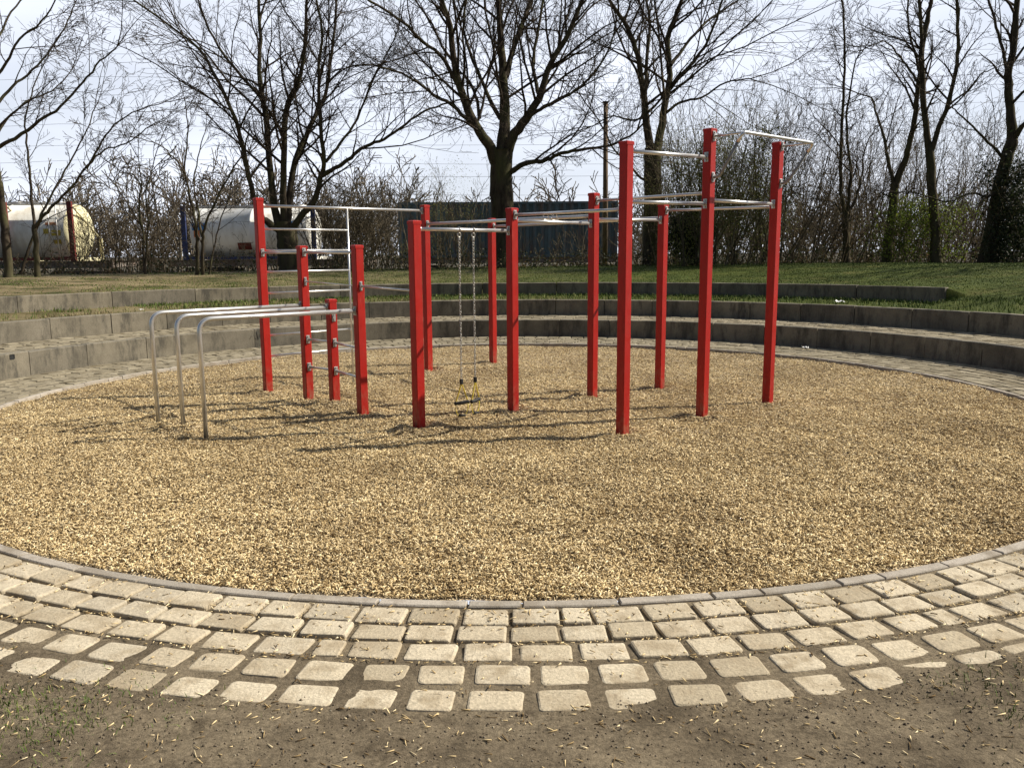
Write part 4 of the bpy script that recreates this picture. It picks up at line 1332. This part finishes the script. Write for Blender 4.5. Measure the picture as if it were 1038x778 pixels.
# ------------------------------------------------------------------ railway: wagons, tanks, container
GZ = .42
def wagon(x0, x1, yc, label):
    t = empty('flat_wagon', ((x0+x1)/2, yc, GZ), label, 'rail wagon', 'flat rail wagons under the containers')
    mb = MB()
    for sy in (-1, 1):
        mb.box(((x0+x1)/2, yc+sy*1.12, 1.26), ((x1-x0)/2, .08, .13))
        mb.box(((x0+x1)/2, yc+sy*1.12, 1.40), ((x1-x0)/2, .14, .012))
    k = int((x1-x0)/1.5)
    for i in range(k+1):
        mb.box((x0+.1+(x1-x0-.2)*i/k, yc, 1.25), (.06, 1.04, .09))
    put(mb.build('frame', M['wagon']), t)
    for bx in (x0+1.6, x1-1.6):
        mb = MB()
        for sy in (-1, 1):
            mb.box((bx, yc+sy*.98, .90), (1.0, .07, .12), bev=.02)
        mb.box((bx, yc, .98), (.18, .9, .1))
        bo = put(mb.build('bogie', M['dark_steel']), t)
        for wx in (-.75, .75):
            mb = MB()
            for sy in (-1, 1):
                mb.tube([(bx+wx, yc+sy*.68, .92), (bx+wx, yc+sy*.80, .92)], .44, 20)
            mb.tube([(bx+wx, yc-.66, .92), (bx+wx, yc+.66, .92)], .07, 10)
            q = mb.build('wheelset', M['dark_steel'])
            q.parent = bo
            q.matrix_parent_inverse = bo.matrix_parent_inverse.copy()
    return t
def tank(x0, x1, yf, zb, H, mats, posts_x, label, extra=None):
    """tank container: near frame posts on the plane y = yf, 2.4 m deep"""
    body, endm, frm = mats
    yc = yf + 1.22
    t = empty('tank_container', ((x0+x1)/2, yc, zb), label, 'tank container', 'tank containers on the railway')
    rad = min(H*.485, 1.14)
    zc = zb + H*.505
    def lathe(prof, name, mat, n=40):
        vs, fs = [], []
        for X, r_ in prof:
            for k in range(n):
                a_ = 2*pi*k/n
                vs.append((X, yc + r_*cos(a_), zc + r_*sin(a_)))
        for i in range(len(prof)-1):
            for k in range(n):
                fs.append((i*n+k, i*n+(k+1) % n, (i+1)*n+(k+1) % n, (i+1)*n+k))
        mb_ = MB(); mb_.add(vs, fs, True)
        return put(mb_.build(name, mat), t)
    e = .36
    lathe([(x0+e, rad), (x0+e+.02, rad), ((x0+x1)/2-.04, rad), ((x0+x1)/2-.03, rad+.012), ((x0+x1)/2+.03, rad+.012), ((x0+x1)/2+.04, rad), (x1-e, rad)], 'tank_shell', body)
    for s, xx in ((-1, x0+e), (1, x1-e)):
        lathe([(xx+s*.38*sin(q), rad*(cos(q) if q < pi/2 else .001)) for q in np.linspace(0, pi/2, 9)], 'tank_end', endm)
    for xx in posts_x:
        mb = MB()
        mb.box((xx, yf+2.38, zb+H*.2), (.06, .05, H*.2))
        mb.box((xx, yf+1.19, zb+.07), (.06, 1.12, .07))
        mb.tube([(xx, yf+2.38, zb+H*.38), (xx, yf+.1, zb+H-.1)], .04, 6)
        put(mb.build('end_frame', endm), t)
    mb = MB()
    for xx in posts_x:
        mb.box((xx, yf, zb+H/2), (.095, .065, H/2))
    for yy in (yf,):
        mb.box(((x0+x1)/2, yy, zb+.09), ((x1-x0)/2-.09, .05, .06))
        for s, xx in ((1, x0), (-1, x1)):       # gusset at the corner
            mb.tube([(xx, yy, zb+.15), (xx+s*.8, yy, zb+.12)], .05, 6)
    put(mb.build('corner_frame', frm), t)
    mb = MB()
    mb.box(((x0+x1)/2, yc, zb+H-.03), ((x1-x0)/2-.3, .3, .015))
    mb.tube([(x0+.3, yf+.3, zb+H-.02), (x1-.3, yf+.3, zb+H-.02)], .025, 6)
    put(mb.build('walkway', M['galv']), t)
    mb = MB()
    for q_ in (-.16, .16):
        mb.tube([(x1-.75+q_, yf+.02, zb+.12), (x1-.75+q_, yf+.02, zb+H-.02)], .02, 6)
    for q_ in range(7):
        mb.tube([(x1-.91, yf+.02, zb+.3+.28*q_), (x1-.59, yf+.02, zb+.3+.28*q_)], .014, 6)
    put(mb.build('ladder', M['galv']), t)
    mb = MB()
    mb.tube([((x0+x1)/2, yc, zc+rad-.05), ((x0+x1)/2, yc, zc+rad+.10)], .26, 18)
    put(mb.build('manlid', M['galv']), t)
    for (xx, zz, wx_, wz_, mm) in (extra or []):
        # plates follow the curve of the tank
        mb = MB(); rr_ = rad+.018
        vs, fs = [], []
        for i in range(5):
            dz = (zz - zc) + wz_*(i/4-.5)
            ang = math.asin(max(-.99, min(.99, dz/rr_)))
            for X in (xx-wx_/2, xx+wx_/2):
                vs.append((X, yc - rr_*cos(ang), zc + rr_*sin(ang)))
        fs = [(2*i, 2*i+1, 2*i+3, 2*i+2) for i in range(4)]
        mb.add(vs, fs)
        o_ = mb.build('placard', mm); sm_ = o_.modifiers.new('thick', 'SOLIDIFY'); sm_.thickness = .012
        put(o_, t)
    return t
d = 34.0
X = lambda px_, dd=34.0: P(px_, 240, dd).x
tank(X(7)-3.0, X(73), d, 1.42, 2.36, (M['tank'], M['tank_cream'], M['rust_red']), (X(7)-3.0, X(7), X(73)), 'white tank container with red frame posts and a sunlit cream end at the left edge',
     [(X(56), 2.55, .38, .22, M['sign_y']), (X(56), 2.20, .30, .17, M['sign_y']), (X(46), 2.62, .20, .20, M['sign_y']), (X(51), 2.92, .45, .10, M['sign_o'])])
wagon(X(-140), X(112), d+1.22, 'grey flat wagon carrying the red framed tank container')
d = 37.0
X2 = lambda px_: P(px_, 240, 37.0).x
tank(X2(187), X2(318), d, 1.40, 2.36, (M['tank_b'], M['tank'], M['frame_blue']), (X2(187), X2(318)), 'grey white tank container in a dark blue frame behind the ladder rungs',
     [(X2(201), 2.85, .55, .30, M['sign_b']), (X2(199), 2.55, .25, .30, M['sign_o']), (X2(300), 3.0, .5, .16, M['sign_b']), (X2(246), 2.0, .6, .3, M['rust_red'])])
wagon(X2(170), X2(372), d+1.22, 'grey flat wagon carrying the blue framed tank container')
def corrugated(x0, x1, yf, zb, H, label):
    t = empty('shipping_container', ((x0+x1)/2, yf+1.2, zb), label, 'shipping container')
    mb = MB()
    def wall(p0, p1, nrm):
        p0, p1, nrm = Vector(p0), Vector(p1), Vector(nrm)
        Ln = (p1-p0).length; u = (p1-p0).normalized()
        k = int(Ln/.36); pit = Ln/k
        prof = []
        for i in range(k):
            for f_, dep in ((0, 0), (.30, 0), (.44, .085), (.80, .085), (.94, 0)):
                prof.append((i*pit+f_*pit, dep))
        prof.append((Ln, 0))
        vs = []
        for s_, dep in prof:
            q_ = p0 + u*s_ - nrm*dep
            vs += [q_ + Vector((0, 0, .14)), q_ + Vector((0, 0, H-.11))]
        mb.add(vs, [(2*i, 2*i+2, 2*i+3, 2*i+1) for i in range(len(prof)-1)])
    W = 2.40
    wall((x0+.1, yf+.012, zb), (x1-.1, yf+.012, zb), (0, -1, 0))
    wall((x0+.012, yf+W-.1, zb), (x0+.012, yf+.1, zb), (-1, 0, 0))
    wall((x1-.012, yf+.1, zb), (x1-.012, yf+W-.1, zb), (1, 0, 0))
    wall((x1-.1, yf+W-.012, zb), (x0+.1, yf+W-.012, zb), (0, 1, 0))
    mb.box(((x0+x1)/2, yf+W/2, zb+H-.02), ((x1-x0)/2-.1, W/2-.1, .012))
    mb.box(((x0+x1)/2, yf+W/2, zb+.10), ((x1-x0)/2-.1, W/2-.1, .03))
    put(mb.build('corrugated_wall', M['teal']), t)
    mb = MB()
    for xx in (x0+.06, x1-.06):
        for yy in (yf+.06, yf+W-.06):
            mb.box((xx, yy, zb+H/2), (.06, .06, H/2))
    for zz, hh_ in ((zb+.075, .075), (zb+H-.06, .06)):
        for yy in (yf+.05, yf+W-.05):
            mb.box(((x0+x1)/2, yy, zz), ((x1-x0)/2-.121, .045, hh_))
        for xx in (x0+.05, x1-.05):
            mb.box((xx, yf+W/2, zz), (.045, W/2-.121, hh_))
    put(mb.build('corner_frame', M['teal']), t)
    return t
d = 42.0
X3 = lambda px_: P(px_, 240, 42.0).x
corrugated(X3(404), X3(626), d, 1.42, 2.72, 'dark teal corrugated shipping container behind the largest tree')
wagon(X3(396), X3(640), d+1.2, 'grey flat wagon carrying the teal shipping container')
# track beds
for nm, yy in (('railway_bed', 35.22), ('railway_bed', 38.22), ('railway_bed', 43.2)):
    mb = MB()
    mb.add([(-90, yy-1.9, GZ-.05), (90, yy-1.9, GZ-.05), (90, yy-1.3, GZ+.02), (-90, yy-1.3, GZ+.02), (90, yy+1.3, GZ+.02), (-90, yy+1.3, GZ+.02), (90, yy+1.9, GZ-.05), (-90, yy+1.9, GZ-.05)],
           [(0, 1, 2, 3), (3, 2, 4, 5), (5, 4, 6, 7)])
    tag(mb.build(nm, M['ballast']), kind='structure')
    mb = MB()
    for sy in (-.75, .75):
        mb.box((0, yy+sy, GZ+.04), (90, .035, .018))
    tag(mb.build('railway_track', M['dark_steel']), kind='structure')
# wooden pole and overhead wires
d = 31.0
b = P(613, 270, d); top = P(614, 104, d)
t = empty('utility_pole', (b.x, b.y, lawn_at(b.x, b.y)), 'tall brown wooden pole standing between the container and the dark bare tree', 'pole')
mb = MB()
z0 = lawn_at(b.x, b.y)-.1
mb.tube([(b.x, b.y, z0), ((b.x+top.x)/2+.01, b.y, (z0+top.z)/2), (top.x, b.y, top.z)], [.10, .092, .078], 12)
put(mb.build('pole_shaft', M['pole']), t)
mb = MB()
mb.box((top.x, b.y, top.z+.012), (.11, .11, .02), bev=.006)
put(mb.build('pole_cap', M['dark_steel']), t)
mb = MB()
mb.box((top.x-.02, b.y-.125, top.z-.55), (.03, .025, .20), bev=.006)
put(mb.build('pole_bracket', M['dark_steel']), t)
ypx = [58, 80, 112, 128, 150, 163, 182, 194]
words = ['topmost', 'second from the top', 'third from the top', 'fourth from the top', 'fourth from the bottom', 'third from the bottom', 'second from the bottom', 'lowest']
for i, (yp, wd_) in enumerate(zip(ypx, words)):
    dd = 40.0 + (i % 3)*2.5
    za = P(90, yp, dd).z
    mb = MB()
    pts = []
    for k in range(41):
        xx = -60 + 120*k/40
        f = ((xx+20) % 50)/50
        pts.append((xx, dd + .0*xx, za - (.5 if i % 2 else .15)*4*f*(1-f) + .15))
    mb.tube(pts, .0065, 5)
    tag(mb.build('overhead_wire', M['wire']), 'thin overhead railway wire crossing the sky behind the trees, %s' % wd_, 'wire', 'overhead railway wires')

S.cycles.use_denoising = True
S.cycles.max_bounces = 6
S.cycles.caustics_reflective = False
S.cycles.caustics_refractive = False
